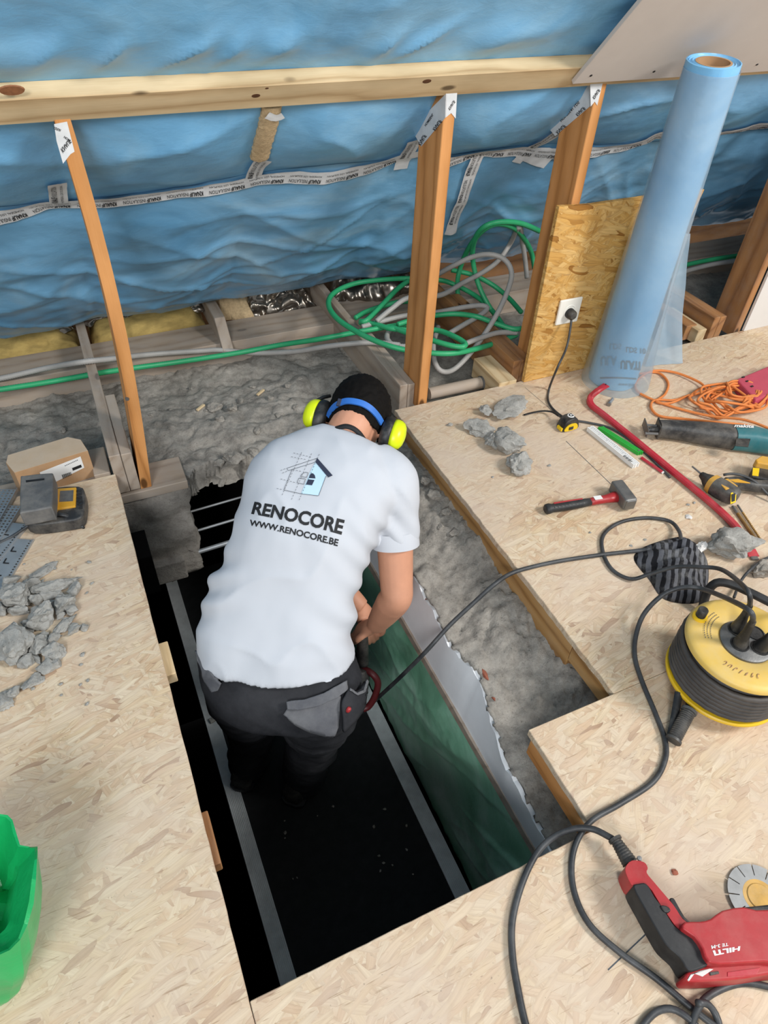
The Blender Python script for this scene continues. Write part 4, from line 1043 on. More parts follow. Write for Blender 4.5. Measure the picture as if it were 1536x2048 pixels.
HEMC = gd(555, 1305, 1.80); ARMP = gd(752, 1080, 1.78); LW = gd(425, 1165, 1.78); RWs = gd(705, 1245, 1.78); NK = gd(690, 890, 1.80)
def gfold(p, c, ax, w, L):
    q = p-c; a = q.dot(ax); r = (q-ax*a).length
    return math.exp(-(a/w)**2)*math.exp(-(r/L)**2)
for i, p in enumerate(sh.v):
    q = p-HEMC; s_, u_ = q.dot(S_AX), q.dot(U_AX)
    d = 0.005*noise.fractal(Vector((s_*7, u_*4.5, 2)), 1, 2, 3)
    d += 0.006*(1-abs(noise.noise(Vector((s_*6+u_*3.5, u_*5-s_*2, 6)))))**6
    k = math.exp(-((p-ARMP).length/0.11)**2)
    d += 0.006*k*math.sin((s_*0.6+u_*0.9)*110)
    k = math.exp(-((p-LW).length/0.09)**2); d += 0.010*k*math.sin((u_*1.0-s_*0.45)*85)
    k = math.exp(-((p-RWs).length/0.10)**2); d += 0.012*k*math.sin((u_*0.9+s_*0.35)*75)
    if u_ < 0.03: d += 0.004*math.sin(s_*34)*(1-u_/0.03 if u_ > 0 else 1)
    sh.v[i] = p+N[i]*d
shirt = pbuild(sh, 't_shirt', 'shirt_white')
# crisp hems: the sleeve end and the bottom of the shirt
dA = (ER-SR).normalized(); s1 = dA.orthogonal().normalized(); s2 = dA.cross(s1)
def slv(t, r, m=36): 
    c = SR.lerp(ER, t); return [c+s1*r*math.cos(2*PI*k/m)*(1+0.03*math.sin(3*2*PI*k/m))+s2*r*math.sin(2*PI*k/m) for k in range(m)]
so2 = pbuild(MB().loft([slv(0.40, 0.0625), slv(0.455, 0.0655), slv(0.50, 0.0668), slv(0.535, 0.0672), slv(0.535, 0.0645), slv(0.50, 0.064), slv(0.42, 0.058)], False), 'sleeve_hem', 'shirt_white', parent=shirt, smooth=True)
SB = sh.bvh()
# neck rib and sleeve seam
nk = []
for k in range(15):
    t = k/14; q = (640+84*t, 868+14*t-7*math.sin(PI*t))
    h = SB.ray_cast(CAM, ray(*q).normalized())
    nk.append(h[0]+N_AX*0.001 if h[0] is not None else gd(*q, 1.80))
# ---- print on the back
def on_shirt(px, py, off=0.0016):
    d = ray(px, py).normalized(); h = SB.ray_cast(CAM, d)
    if h[0] is None: return gd(px, py, 1.7)
    return h[0]-d*off
def z6(x, y): return (520+x*180/1536, 900+y*210/1792)
pr = MB()
def tmap(a, b, c, d, sag):
    f = quadmap((*a, 0), (*b, 0), (*c, 0), (*d, 0))
    def g(u, v):
        q = f(u, v); return on_shirt(q.x, q.y+sag*4*u*(1-u)*0.5)
    return g
lettering(pr, 'RENOCORE', tmap((502, 1028), (683, 1070), (690, 1040), (509, 1003), -5), 0.035)
lettering(pr, 'WWW.RENOCORE.BE', tmap((498, 1051), (675, 1093), (678, 1079), (500, 1039), -4), 0.03)
o = pbuild(pr, 'print', 'print_black', parent=shirt, smooth=False); o['label'] = 'black lettering RENOCORE and WWW.RENOCORE.BE'
def poly_print(polys, name, mat, off):
    mb = MB()
    for P in polys:
        bm = bmesh.new(); vs = [bm.verts.new((x, y, 0)) for x, y in P]; bm.faces.new(vs); bmesh.ops.triangulate(bm, faces=bm.faces)
        bmesh.ops.subdivide_edges(bm, edges=bm.edges, cuts=3, use_grid_fill=True); bm.verts.index_update()
        mb.add([on_shirt(*z6(v.co.x, v.co.y), off) for v in bm.verts], [tuple(v.index for v in f.verts) for f in bm.faces]); bm.free()
    return pbuild(mb, name, mat, parent=shirt, smooth=False)
def seg_poly(a, b, w):
    a, b = Vector((*a, 0)), Vector((*b, 0)); t = (b-a).normalized(); n = Vector((-t.y, t.x, 0))*w/2
    return [tuple(q[:2]) for q in (a-n, b-n, b+n, a+n)]
def arcp(c, rx, ry, a0, a1, rot, n=10):
    out = []
    for k in range(n+1):
        t = math.radians(a0+(a1-a0)*k/n); x, y = rx*math.cos(t), ry*math.sin(t); r = math.radians(rot)
        out.append((c[0]+x*math.cos(r)-y*math.sin(r), c[1]+x*math.sin(r)+y*math.cos(r)))
    return out
poly_print([[(945, 205), (1130, 430), (1000, 780), (700, 745), (875, 330)]], 'print', 'print_lightblue', 0.0012)['label'] = 'light blue half of the printed house'
poly_print([[(975, 135), (1240, 435), (1165, 468), (943, 205)], [(833, 478), (848, 425), (872, 398), (905, 398), (935, 430), (947, 485)], [(820, 500), (930, 512), (887, 602), (782, 588)]], 'print', 'print_navy', 0.0022)['label'] = 'dark roof edge and window of the printed house'
lines = []
for a, b in (((455, 312), (975, 140)), ((455, 312), (483, 352)), ((483, 352), (943, 208)), ((545, 335), (405, 682)), ((405, 682), (700, 747)), ((700, 747), (1000, 780)), ((1000, 780), (1125, 445)),
             ((690, 450), (795, 468)), ((795, 468), (822, 390)), ((822, 390), (775, 378)), ((775, 378), (715, 410)), ((715, 410), (690, 450)), ((665, 478), (775, 495)), ((775, 495), (745, 585)), ((745, 585), (630, 558)), ((630, 558), (665, 478))):
    lines.append(seg_poly(a, b, 7))
for a, b in (((710, 40), (355, 815)), ((880, 60), (535, 850)), ((1012, 70), (655, 880)), ((570, 50), (905, 130)), ((530, 115), (800, 165)), ((350, 350), (450, 312)), ((380, 395), (480, 355)), ((350, 495), (620, 560)), ((285, 655), (405, 682)), ((560, 335), (720, 370))):
    A, B = Vector((*a, 0)), Vector((*b, 0)); L = (B-A).length; k = 0
    while k*55+32 < L:
        q, r = A.lerp(B, k*55/L), A.lerp(B, (k*55+32)/L); lines.append(seg_poly(q[:2], r[:2], 6)); k += 1
mb = MB()
for P in lines: mb.add([on_shirt(*z6(*q), 0.0024) for q in P], [(0, 1, 2, 3)])
o = pbuild(mb, 'print', 'print_grey', parent=shirt, smooth=False); o['label'] = 'thin grey outline of the printed house'; o['kind'] = 'stuff'
# black mask strap round the neck
BB = bm_.bvh()
stp = []
for q in ((672, 858), (690, 853), (706, 857), (720, 868), (732, 884)):
    h = BB.ray_cast(CAM, ray(*q).normalized()); stp.append((h[0] if h[0] is not None else gd(*q, 1.82))+N_AX*0.003)
pbuild(MB().tube(cat(stp, 6), 0.008, 8, flat=0.7), 'neck_strap', 'print_black')
# ---------------------------------------------------------------- ear defenders
CLP, CRP = HC-HS*0.082-HU*0.018-HF*0.006, HC+HS*0.082-HU*0.018-HF*0.006
ed = thing('ear_defenders', 'neon yellow ear defenders with blue strap on the worker head', 'ear defenders', HC)
EO = -ed.location
for cpos, sgn in ((CLP, -1), (CRP, 1)):
    Mx = frame(cpos, HU, HS*sgn)      # local Z out of the ear, X up the head
    def er(k, rx, ry, z, m=26): return [Mx @ Vector((rx*math.cos(2*PI*j/m), ry*math.sin(2*PI*j/m), z)) for j in range(m)]
    cup = MB().loft([er(0, .046, .036, .026), er(0, .047, .037, .034), er(0, .045, .0355, .044), er(0, .039, .031, .053), er(0, .028, .022, .059), er(0, .012, .010, .062), er(0, .002, .002, .0625)])
    cup.shift(EO).build('ear_cup', 'hi_vis_yellow', ed, smooth='all')
    cu = MB().loft([er(0, .036, .026, -.004), er(0, .047, .037, .0), er(0, .050, .040, .010), er(0, .050, .040, .020), er(0, .045, .036, .027)])
    cu.shift(EO).build('cushion', 'plastic_black', ed, smooth='all')
    arm_ = MB().tube([Mx @ Vector((-0.005, -0.012, 0.044)), Mx @ Vector((0.03, -0.02, 0.040)), Mx @ Vector((0.055, -0.018, 0.026)), Mx @ Vector((0.07, -0.014, 0.012))], [0.004, 0.005, 0.0055, 0.005], 8)
    arm_.shift(EO).build('wire_arm', 'plastic_black', ed, smooth='all')
bp = []
HB = BVHTree.FromPolygons([tuple(p) for p in hh.v], hh.f)
for q in ((656, 834), (659, 825), (667, 814), (679, 806), (693, 802), (709, 803), (727, 808), (744, 819), (757, 834), (764, 846)):
    h = HB.ray_cast(CAM, ray(*q).normalized())
    if h[0] is None: h = BB.ray_cast(CAM, ray(*q).normalized())
    bp.append((h[0] if h[0] is not None else gd(*q, 1.83))-ray(*q).normalized()*0.006)
rows = []
for i, p in enumerate(cat(bp, 5)):
    out = (p-HC).normalized(); rows.append((p, out))
mbb = MB(); RR = []
for i, (p, out) in enumerate(rows):
    t = (rows[min(i+1, len(rows)-1)][0]-rows[max(i-1, 0)][0]).normalized(); w = out.cross(t).normalized()
    RR.append([p+w*0.0085+out*0.002, p-w*0.0085+out*0.002, p-w*0.0085-out*0.003, p+w*0.0085-out*0.003])
bandb = mbb.loft(RR).shift(EO).build('headband', 'strap_blue', ed, smooth=True); bandb['label'] = 'blue strap over the back of the head'
pb_ = rows[len(rows)//3][0]
MB().box((0, 0, 0), (0.011, 0.021, 0.008), frame(pb_+EO+(pb_-HC).normalized()*0.002, HS, (pb_-HC))).build('slider', 'print_navy', ed, bevel=0.0015)
# ---------------------------------------------------------------- the machine in the hands
TC = gd(733, 1318, 2.17)
dt = thing('demolition_hammer', 'red and black power hammer in the worker hands down in the hole', 'power tool', TC)
ax = Vector((0.15, 0.25, -0.9)).normalized()
def td(x, y, dep): return gd(x, y, dep)-TC
g0, g1 = HR-TC+Vector((0.02, 0.01, -0.03)), td(726, 1330, 2.18)
MB().tube(cat([g0, g0.lerp(g1, 0.5), g1], 6), 0.019, 12).build('grip', 'plastic_black', dt, smooth='all')
MB().tube(resample(cat([td(724, 1336, 2.19), td(745, 1348, 2.17), td(756, 1366, 2.18), td(750, 1392, 2.2), td(738, 1412, 2.22), td(726, 1418, 2.22)], 8), 0.008), 0.011, 12).build('loop_handle', 'handle_red_shaded', dt, smooth='all')
a_, b_ = td(716, 1335, 2.18), td(705, 1420, 2.24)
MB().tube([a_, a_.lerp(b_, 0.1), a_.lerp(b_, 0.9), b_], [0.03, 0.042, 0.042, 0.03], 16).build('motor_housing', 'plastic_dark', dt, smooth=True)
MB().tube([b_, b_+(b_-a_).normalized()*0.06], 0.014, 12).build('chuck', 'steel', dt, smooth=True)
random.seed(11)
def pz(lst, z): return [gz(px, py, z) for px, py in lst]
def solid(poly_px, ztop, zbot, n=0):
    """outline at height ztop taken straight down to zbot"""
    P = pz(poly_px, ztop)
    if n: P = [Vector(p) for p in cat(P, n, True)]
    return MB().prism(P, (0, 0, ztop-zbot))
# ---------------------------------------------------------------- upright strand board with socket
PN = thing('strand_board_panel', 'upright strand board panel with a white wall socket', 'panel', (1.8, 1.85, 0.0))
o0 = Vector(PN.location)
ed_ = [(1.492, 0.001)] + [(1.982+0.0, 0.001), (2.03, 0.2), (2.07, 0.45), (2.105+0.006, 0.66)] + [(2.105-0.06*k+0.0, 0.661+0.004*noise.noise(Vector((k*1.3, 0, 0)))) for k in range(1, 10)] + [(1.487, 0.668), (1.489, 0.3)]
MB().prism([(x, 1.848, z) for x, z in ed_], (0, -0.018, 0)).shift(-o0).build('board', 'osb_panel', PN, bevel=0.0012, bseg=1)
sc_ = thing('wall_socket', 'white wall socket on the upright strand board with a black plug in it', 'socket', gy(1137, 622, 1.848))
so = sc_.location
c = gy(1136, 621, 1.846)
MB().box(c-so+Vector((0, -0.004, 0)), (0.098, 0.010, 0.098)).build('cover_plate', 'socket_white', sc_, bevel=0.004, bseg=3)
Mx = frame(c-so+Vector((0, -0.0095, 0)), (1, 0, 0), (0, -1, 0))
MB().lathe([(0.021, 0.0), (0.021, -0.006), (0.001, -0.006)][::-1] + [(0.024, 0.0015), (0.027, 0.0)], 28, Mx).build('socket_well', 'socket_white', sc_, smooth=True)
# plug and its lead down to the floor
pl = gy(1140, 627, 1.832)
lead = thing('power_lead', 'black power lead plugged into the wall socket and trailing over the floor', 'cable', gz(1100, 790))
lo = lead.location
Mp = frame(pl-lo, (1, 0, 0), (0, -1, 0))
MB().lathe([(0.001, 0.026), (0.012, 0.025), (0.018, 0.018), (0.0195, 0.0), (0.0195, -0.008), (0.001, -0.008)], 20, Mp).build('plug', 'plastic_black', lead, smooth=True)
P = [pl+Vector((0, -0.014, -0.012)), gy(1141, 655, 1.80), gy(1133, 695, 1.77), gy(1115, 735, 1.72), gz(1099, 775, 0.012), gz(1096, 800, 0.006), gz(1108, 820, 0.006), gz(1135, 838, 0.006), gz(1175, 845, 0.006), gz(1220, 856, 0.006), gz(1262, 882, 0.005), gz(1300, 915, 0.005), gz(1340, 955, 0.005)]
MB().tube([p-lo for p in resample(cat(P, 8), 0.01)], 0.0042, 8).build('cord', 'cable_black', lead, smooth='all')
# ---------------------------------------------------------------- roll of blue sheeting
B0 = gz(1224, 757, 0.0); T0 = gd(1428, 124, 1.905)
RL = thing('sheeting_roll', 'tall roll of pale blue plastic sheeting leaning against the plasterboard', 'roll', B0)
ax = (T0-B0); Lr = ax.length; axn = ax.normalized()
Mr = frame(Vector((0, 0, 0.002)), Vector((1, 0, 0)) - axn*axn.x, axn)
rb_, rt_ = 0.091, 0.074
def rr(t): return rb_+(rt_-rb_)*t
mb = MB(); rows = []
for j in range(41):
    t = j/40; r = rr(t)
    row = []
    for k in range(72):
        a = 2*PI*k/72
        w = 0.0012*noise.noise(Vector((math.cos(a)*2, math.sin(a)*2, t*9)))+0.0018*(1-abs(noise.noise(Vector((a*1.1+t*2.3, t*2, 4)))))**8
        q = r+w
        z = t*Lr
        if j == 0: z = max(0, -(Mr.to_3x3() @ Vector((q*math.cos(a), q*math.sin(a), 0))).z/axn.z) 
        row.append(Mr @ Vector((q*math.cos(a), q*math.sin(a), z)))
    rows.append(row)
inner = [[Mr @ Vector((r_*math.cos(2*PI*k/72), r_*math.sin(2*PI*k/72), z_)) for k in range(72)] for r_, z_ in ((0.071, Lr+0.001), (0.069, Lr-0.004), (0.067, Lr-0.001), (0.064, Lr-0.005), (0.058, Lr-0.001), (0.055, Lr-0.004), (0.050, Lr-0.002))]
mb.loft(rows+inner, False).build('rolled_sheet', 'film_roll', RL, smooth=True, angle=50)
MB().lathe([(0.050, Lr-0.001), (0.050, 0.02), (0.044, 0.02), (0.044, Lr-0.001)], 40, Mr, closed=True).build('cardboard_core', 'cardboard', RL, smooth=True, angle=50)
# loose outer turn at the foot, pale and half clear, and a flap standing to the right
def skirt(a, b):
    ang = math.radians(140+a*250); t = b*0.985
    r = rr(t)+0.0035+0.050*(1-b)**2.0*(0.5+0.5*math.sin(a*PI))*(1+0.2*noise.noise(Vector((a*5, b*3, 2))))
    p = Mr @ Vector((r*math.cos(ang), r*math.sin(ang), t*Lr))
    p.z = max(p.z, 0.001); return p
o = MB().grid(skirt, 60, 40).build('loose_turn', 'film_clear', RL, smooth='all', fix=False); o['label'] = 'loose half clear outer turn of the roll'
def flap(a, b):
    lo_ = gz(1290+80*a, 733-8*a, 0.002); hi = gy(1370+32*a, 470-10*a, 1.80)
    p = lo_.lerp(hi, b); p += Vector((0.012*math.sin(a*5+b*3), 0.03*math.sin(a*PI)*math.sin(b*2.2)+0.01*noise.noise(Vector((a*3, b*4, 1))), 0))
    w = (1-b)**0.8; q = gz(1290, 733, 0.002).lerp(gy(1372, 470, 1.80), b)
    return q.lerp(p, 0.25+0.75*w)-B0
o = MB().grid(flap, 24, 36).build('loose_flap', 'film_clear_flap', RL, smooth='all', fix=False); o['label'] = 'half clear sheet flap standing beside the roll'
# print on the foot of the roll, seen upside down
pm = MB()
def rmap(x0, y0, x1, y1, flipx=False):
    def f(u, v):
        px = x1-(x1-x0)*u if flipx else x0+(x1-x0)*u; py = y0+(y1-y0)*v
        py -= 7*math.cos((px-1225)/70*1.2)-5
        d = ray(px, py); o_ = CAM-B0-Mr.translation; dv = d.normalized()
        oc = o_-axn*o_.dot(axn); dc = dv-axn*dv.dot(axn)
        r = 0.1
        for _ in range(3):
            A, Bq, Cq = dc.dot(dc), 2*oc.dot(dc), oc.dot(oc)-(r+0.003)**2
            disc = max(0, Bq*Bq-4*A*Cq); t = (-Bq-math.sqrt(disc))/(2*A); hp_ = o_+dv*t; r = rr(max(0, hp_.dot(axn)/Lr))
        return hp_+Mr.translation
    return f
lettering(pm, 'ULATI', rmap(1241, 722, 1281, 740), 0.045)
lettering(pm, 'LDS 10', rmap(1252, 695, 1292, 706), 0.02)
lettering(pm, 'www.knauf', rmap(1237, 768, 1277, 775), 0.0)
pm2 = MB(); lettering(pm2, 'ULA', rmap(1201, 714, 1234, 733), 0.03); lettering(pm2, 'LDS', rmap(1219, 689, 1243, 701), 0.01)
pm2.build('faint_print', 'film_print', RL, fix=False)
for k in range(12): pm.add([rmap(1200+k*6, 756, 1207+k*6, 759)(u, v) for u, v in ((0, 0), (1, 0), (1, 1), (0, 1))], [(0, 1, 2, 3)])
pm.build('print', 'print_grey', RL, fix=False)
# ---------------------------------------------------------------- orange rope
rp_ = []; rn = random.Random(4)
def rope_pts():
    L = [(1300, 762, .01), (1285, 745, .008), (1330, 740, .008), (1400, 755, .01), (1470, 790, .02), (1530, 830, .02), (1560, 850, .02)]
    out = [gz(*q) for q in [(1536, 870, .02), (1500, 852, .03), (1440, 845, .05), (1370, 838, .012), (1320, 832, .008), (1302, 815, .008), (1310, 800, .008), (1350, 800, .008), (1390, 788, .01)]]
    cen = gz(1458, 806, 0.0)
    for k in range(9*10):
        a = k*2*PI/10+0.4; t = k/90
        R = 0.105+0.045*rn.random()+0.02*math.sin(k*0.7); sq = 0.45+0.16*rn.random()
        c0 = cen+Vector((0.035*math.sin(k*0.31), 0.02*math.cos(k*0.47), 0))
        out.append(c0+Vector((R*math.cos(a), R*sq*math.sin(a), 0.006+0.05*t*rn.random()+0.012*abs(math.sin(a*1.5)))))
    for k in range(4*9):
        a = -k*2*PI/9+1.2; R = 0.07+0.03*rn.random()
        out.append(cen+Vector((0.06+R*math.cos(a)*0.8, 0.005+R*math.sin(a)*0.6, 0.02+0.03*rn.random())))
    out += [gz(*q) for q in [(1520, 815, .03), (1480, 800, .03), (1420, 785, .02), (1400, 765, .015), (1350, 745, .01), (1305, 742, .008), (1275, 760, .008), (1272, 780, .008), (1300, 797, .008), (1350, 815, .008), (1420, 832, .015), (1490, 840, .04), (1550, 862, .05)]]
    return out
ro = MB().tube(resample(cat(rope_pts(), 6), 0.008), 0.0048, 7).build('rope', 'rope_orange', smooth='all', fix=False)
tag(centre(ro), 'tangled coil of orange rope on the strand board floor', 'rope')
tl = MB().tube(resample(cat([gz(*q) for q in ((1278, 748, .007), (1315, 745, .007), (1336, 765, .007), (1330, 788, .007), (1312, 803, .007), (1340, 806, .012), (1375, 792, .012))], 8), 0.008), 0.0048, 7).build('rope', 'rope_orange', smooth='all', fix=False)
tag(centre(tl), 'loose end of orange rope curling beside the foot of the blue roll', 'rope')
bx_ = thing('red_case', 'red plastic case on the floor behind the orange rope', 'case', gz(1536, 780))
q = [gz(1473, 758, 0.05), gz(1565, 720, 0.05), gz(1605, 762, 0.05), gz(1512, 800, 0.05)]
MB().prism([p-bx_.location for p in q], (0, 0, 0.049)).build('lid', 'box_red', bx_, bevel=0.006)
for a in (0.15, 0.35, 0.6): 
    p = q[0].lerp(q[3], a)+Vector((0.01, 0.0, 0.0)); MB().box(p-bx_.location+Vector((0.03, 0.02, 0.001)), (0.012, 0.006, 0.004)).build('latch', 'print_black', bx_)
# ---------------------------------------------------------------- pry bar
Pb = [gz(1213, 770, 0.05), gz(1196, 781, 0.045), gz(1181, 795, 0.02), gz(1183, 810, 0.012), gz(1208, 830, 0.012), gz(1270, 880, 0.012), gz(1340, 938, 0.012), gz(1420, 1004, 0.012), gz(1465, 1046, 0.012), gz(1490, 1080, 0.012), gz(1508, 1113, 0.006)]
pbt = thing('pry_bar', 'long red steel pry bar lying across the floor boards', 'pry bar', gz(1340, 938))
Pc = [p-pbt.location for p in resample(cat(Pb, 8), 0.006)]; n = len(Pc)
rows = []
for i, p in enumerate(Pc):
    t = (Pc[min(i+1, n-1)]-Pc[max(i-1, 0)]).normalized(); s = t.cross(Vector((0, 0, 1))).normalized(); u = s.cross(t)
    w = 0.0115; h = 0.009
    if i < 9: k = i/9; w = 0.010+0.004*(1-k); h = 0.002+0.007*k
    if i > n-16: k = (n-1-i)/15; w = 0.0115+0.005*(1-k); h = 0.002+0.007*k
    rows.append([p+s*w*cx+u*h*cy for cx, cy in ((1, .55), (.6, 1), (-.6, 1), (-1, .55), (-1, -.55), (-.6, -1), (.6, -1), (1, -.55))])
MB().loft(rows).build('bar', 'bar_red', pbt, smooth=True, angle=30)
MB().prism([Pc[3]+Vector((0.004, 0.001, 0.012)), Pc[0]+Vector((0.002, 0.004, 0.003)), Pc[0]+Vector((-0.003, -0.002, 0.003))], (0, 0, 0.001)).build('claw_slot', 'print_black', pbt)
o = MB().tube([Pc[-1]-Vector((0, 0, 0.0005)), Pc[-1]+(Pc[-1]-Pc[-4]).normalized()*0.012], [0.011, 0.012], 8, flat=0.2).build('tip', 'steel_worn', pbt)
# wall anchor near the hook
wa = thing('wall_anchor', 'small steel wall anchor beside the hook of the red pry bar', 'anchor', gz(1221, 806))
d = (gz(1228, 797)-gz(1215, 815)).normalized()
MB().tube([-d*0.02+Vector((0, 0, .007)), d*0.02+Vector((0, 0, .007))], 0.006, 10).build('sleeve', 'galvanised', wa)
MB().tube([-d*0.028+Vector((0, 0, .007)), -d*0.018+Vector((0, 0, .007))], 0.0085, 6).build('nut', 'steel', wa)
# ---------------------------------------------------------------- rules, pencil, tape measure
def stick(name, label, a, b, w, h, mat, catg, extra=None):
    pa, pb = gz(*a, h), gz(*b, h); t = thing(name, label, catg, ((pa.x+pb.x)/2, (pa.y+pb.y)/2, 0)); d = (pb-pa); L = d.length
    t.rotation_euler = (0, 0, math.atan2(d.y, d.x))
    return t, L
t, L = stick('folding_rule', 'white folding rule beside the green one', (1180, 853), (1273, 928), 0.03, 0.016, 'paper_white', 'rule')
for k in range(4): MB().box((0.002*(k % 2), -0.0105+0.007*k, 0.009), (L, 0.0055, 0.017)).build('leaf', 'paper_white', t, bevel=0.0008)
mb = MB()
for k in range(26): mb.box((-L/2+0.012+k*(L-0.03)/26, 0.0035 if k % 5 else 0.0, 0.0179), (0.0007, 0.006 if k % 5 else 0.012, 0.0004))
mb.build('scale_print', 'print_grey', t)['kind'] = 'stuff'
mb = MB()
for k in range(9): mb.box((L/2-0.05+k*0.0042, -0.009, 0.0179), (0.0017 if k % 3 else 0.003, 0.011, 0.0004))
mb.build('barcode', 'print_black', t)['kind'] = 'stuff'
t, L = stick('folding_rule', 'green folding rule touching the red pry bar', (1200, 852), (1281, 903), 0.02, 0.014, 'rule_green', 'rule')
for k in range(3): MB().box((0.003*k, -0.007+0.007*k, 0.007), (L, 0.006, 0.014)).build('leaf', 'rule_green', t, bevel=0.0008)
MB().lathe([(0.001, 0.0152), (0.004, 0.015), (0.004, 0.013)], 10, Matrix.Translation((L/2-0.008, 0, 0))).build('rivet', 'steel', t)
t, L = stick('carpenter_pencil', 'red carpenter pencil under the pry bar beside the green rule', (1283, 915), (1325, 944), 0.01, 0.006, 'tool_red', 'pencil')
MB().tube([(-L/2, 0, .005), (L/2, 0, .005)], 0.0065, 6, flat=0.7).build('shaft', 'bar_red', t); MB().tube([(L/2, 0, .005), (L/2+0.004, 0, .005)], 0.006, 6, flat=0.7).build('butt', 'paper_white', t)
tm = thing('tape_measure', 'yellow and black tape measure beside the white folding rule', 'tape measure', M=frame(gz(1134, 856), gz(1153, 846)-gz(1115, 856)))
prof = cat([(-0.033, 0.002, 0), (0.033, 0.002, 0), (0.036, 0.024, 0), (0.024, 0.046, 0), (0, 0.052, 0), (-0.024, 0.046, 0), (-0.036, 0.024, 0)], 5, True)
MB().prism([(p.x*0.9, -0.020, p.y) for p in prof], (0, -0.040, 0)).build('case', 'plastic_black', tm, bevel=0.004, bseg=3, smooth=True)
pr2 = cat([(-0.026, 0.006, 0), (0.022, 0.006, 0), (0.025, 0.020, 0), (0.014, 0.032, 0), (-0.012, 0.032, 0), (-0.027, 0.02, 0)], 4, True)
MB().prism([(p.x, -0.0235, p.y) for p in pr2], (0, -0.004, 0)).build('side_plate', 'tape_yellow', tm, bevel=0.001)
MB().box((-0.004, -0.025, 0.017), (0.018, 0.003, 0.012)).build('belt_clip', 'plastic_black', tm, bevel=0.001)
MB().box((-0.036, -0.004, 0.012), (0.010, 0.026, 0.012)).build('hook', 'tape_yellow', tm, bevel=0.001)
MB().lathe([(0.001, 0.054), (0.012, 0.053), (0.013, 0.050)], 16, Matrix.Translation((0.004, 0.002, 0))).build('badge', 'paper_white', tm, smooth=True)
lettering(MB(), 'G', quadmap((-0.004, -0.006, 0.0545), (0.012, -0.006, 0.0545), (0.012, 0.01, 0.0545), (-0.004, 0.01, 0.0545)), 0.03).build('print', 'print_black', tm, fix=False)
P = [gz(*q) for q in ((1048, 830, .004), (1062, 826, .008), (1085, 822, .012), (1105, 824, .02), (1118, 832, .03))]
st = MB().tube(resample(cat(P, 6), 0.008), 0.005, 8, flat=0.35); o = st.shift(-(tm.matrix_world.translation)); 
o.v = [tm.matrix_world.to_3x3().inverted() @ v for v in o.v]; o.build('wrist_strap', 'rubber_black', tm, smooth='all')
# ---------------------------------------------------------------- club hammer
hA, hB = gz(1090, 1018, 0.018), gz(1234, 994, 0.022)
hm_ = thing('club_hammer', 'club hammer with red and black grip lying on the floor', 'hammer', M=frame((hA.x, hA.y, 0), Vector((hB.x-hA.x, hB.y-hA.y, 0))))
L = (Vector((hB.x, hB.y, 0))-Vector((hA.x, hA.y, 0))).length
def hr(x, w, h, z): return [Vector((x, w*math.cos(2*PI*k/14), z+h*math.sin(2*PI*k/14))) for k in range(14)]
MB().loft([hr(0.0, .011, .010, .016), hr(.004, .017, .015, .016), hr(.014, .018, .016, .017), hr(.024, .0145, .013, .017), hr(.07, .016, .014, .017), hr(.12, .015, .0135, .018), hr(.155, .013, .012, .019)]).build('grip', 'rubber_black', hm_, smooth='all')
MB().loft([hr(.150, .0125, .0118, .019), hr(.17, .0135, .0125, .02), hr(.205, .014, .0125, .021), hr(L-0.03, .0155, .0135, .022), hr(L, .021, .017, .024)]).build('shaft', 'tool_red', hm_, smooth='all')
mb = MB().box((0.08, 0.008, 0.0295), (0.10, 0.006, 0.004)); mb.build('grip_inlay', 'tool_red', hm_, bevel=0.002)
MB().box((.178, 0.0, .0325), (.026, .016, .0016)).build('sticker', 'paper_white', hm_)
for k in range(9): MB().box((0.03+k*0.012, -0.009, 0.0275), (0.005, 0.004, 0.003)).build('grip_ridge', 'grey_plastic', hm_)
hx = L+0.016
MB().box((hx, -0.002, 0.031), (0.042, 0.098, 0.044)).build('head', 'steel_worn', hm_, bevel=0.007, bseg=3)
MB().box((hx, -0.052, 0.031), (0.034, 0.004, 0.036)).build('striking_face', 'steel', hm_, bevel=0.002)
# ---------------------------------------------------------------- concrete chunks on the right board
def chunk(label, px, py, r, rz=0.0, seed=0, tilt=0.0, group=None, mat='chunk_concrete', z=0.0, catg='concrete', name='concrete_chunk'):
    p = gz(px, py, z+r[2]*0.6); p.z = z
    o = rock_mb(seed, p, r, rz, 4, 0.34, tilt).build(name, mat, smooth=True, angle=35); centre(o)
    return tag(o, label, catg, group)
chunk('flat pointed concrete flake with speckled stones behind the tape measure', 1024, 815, (0.105, 0.055, 0.026), 0.45, 2)
chunk('small concrete chunk beside the flat speckled flake', 973, 822, (0.032, 0.028, 0.022), 0.3, 3)
chunk('pale jagged concrete chunk between two bigger chunks', 960, 855, (0.064, 0.040, 0.034), -0.6, 4)
chunk('pale lumpy concrete chunk beside the biggest chunk', 983, 882, (0.036, 0.036, 0.034), 0.6, 14)
chunk('biggest rounded concrete chunk on the right board', 1022, 888, (0.075, 0.054, 0.050), -1.15, 5)
chunk('lower knob of concrete leaning on the biggest chunk', 1036, 928, (0.050, 0.046, 0.042), -0.9, 6)
chunk('tiny concrete crumb left of the jagged chunk', 899, 849, (0.014, 0.010, 0.008), 0.2, 7)
chunk('large torn grey mortar chunk lying over the end of the pry bar', 1462, 1090, (0.088, 0.058, 0.055), -0.75, 8)
chunk('grey concrete chunk at the foot of the mortar chunk near the reel', 1520, 1138, (0.05, 0.035, 0.03), 0.3, 10, mat='rubble_concrete')
chunk('white plaster crumb behind the striped cloth', 1398, 1098, (0.030, 0.022, 0.022), 0.6, 11, mat='plasterboard_white')
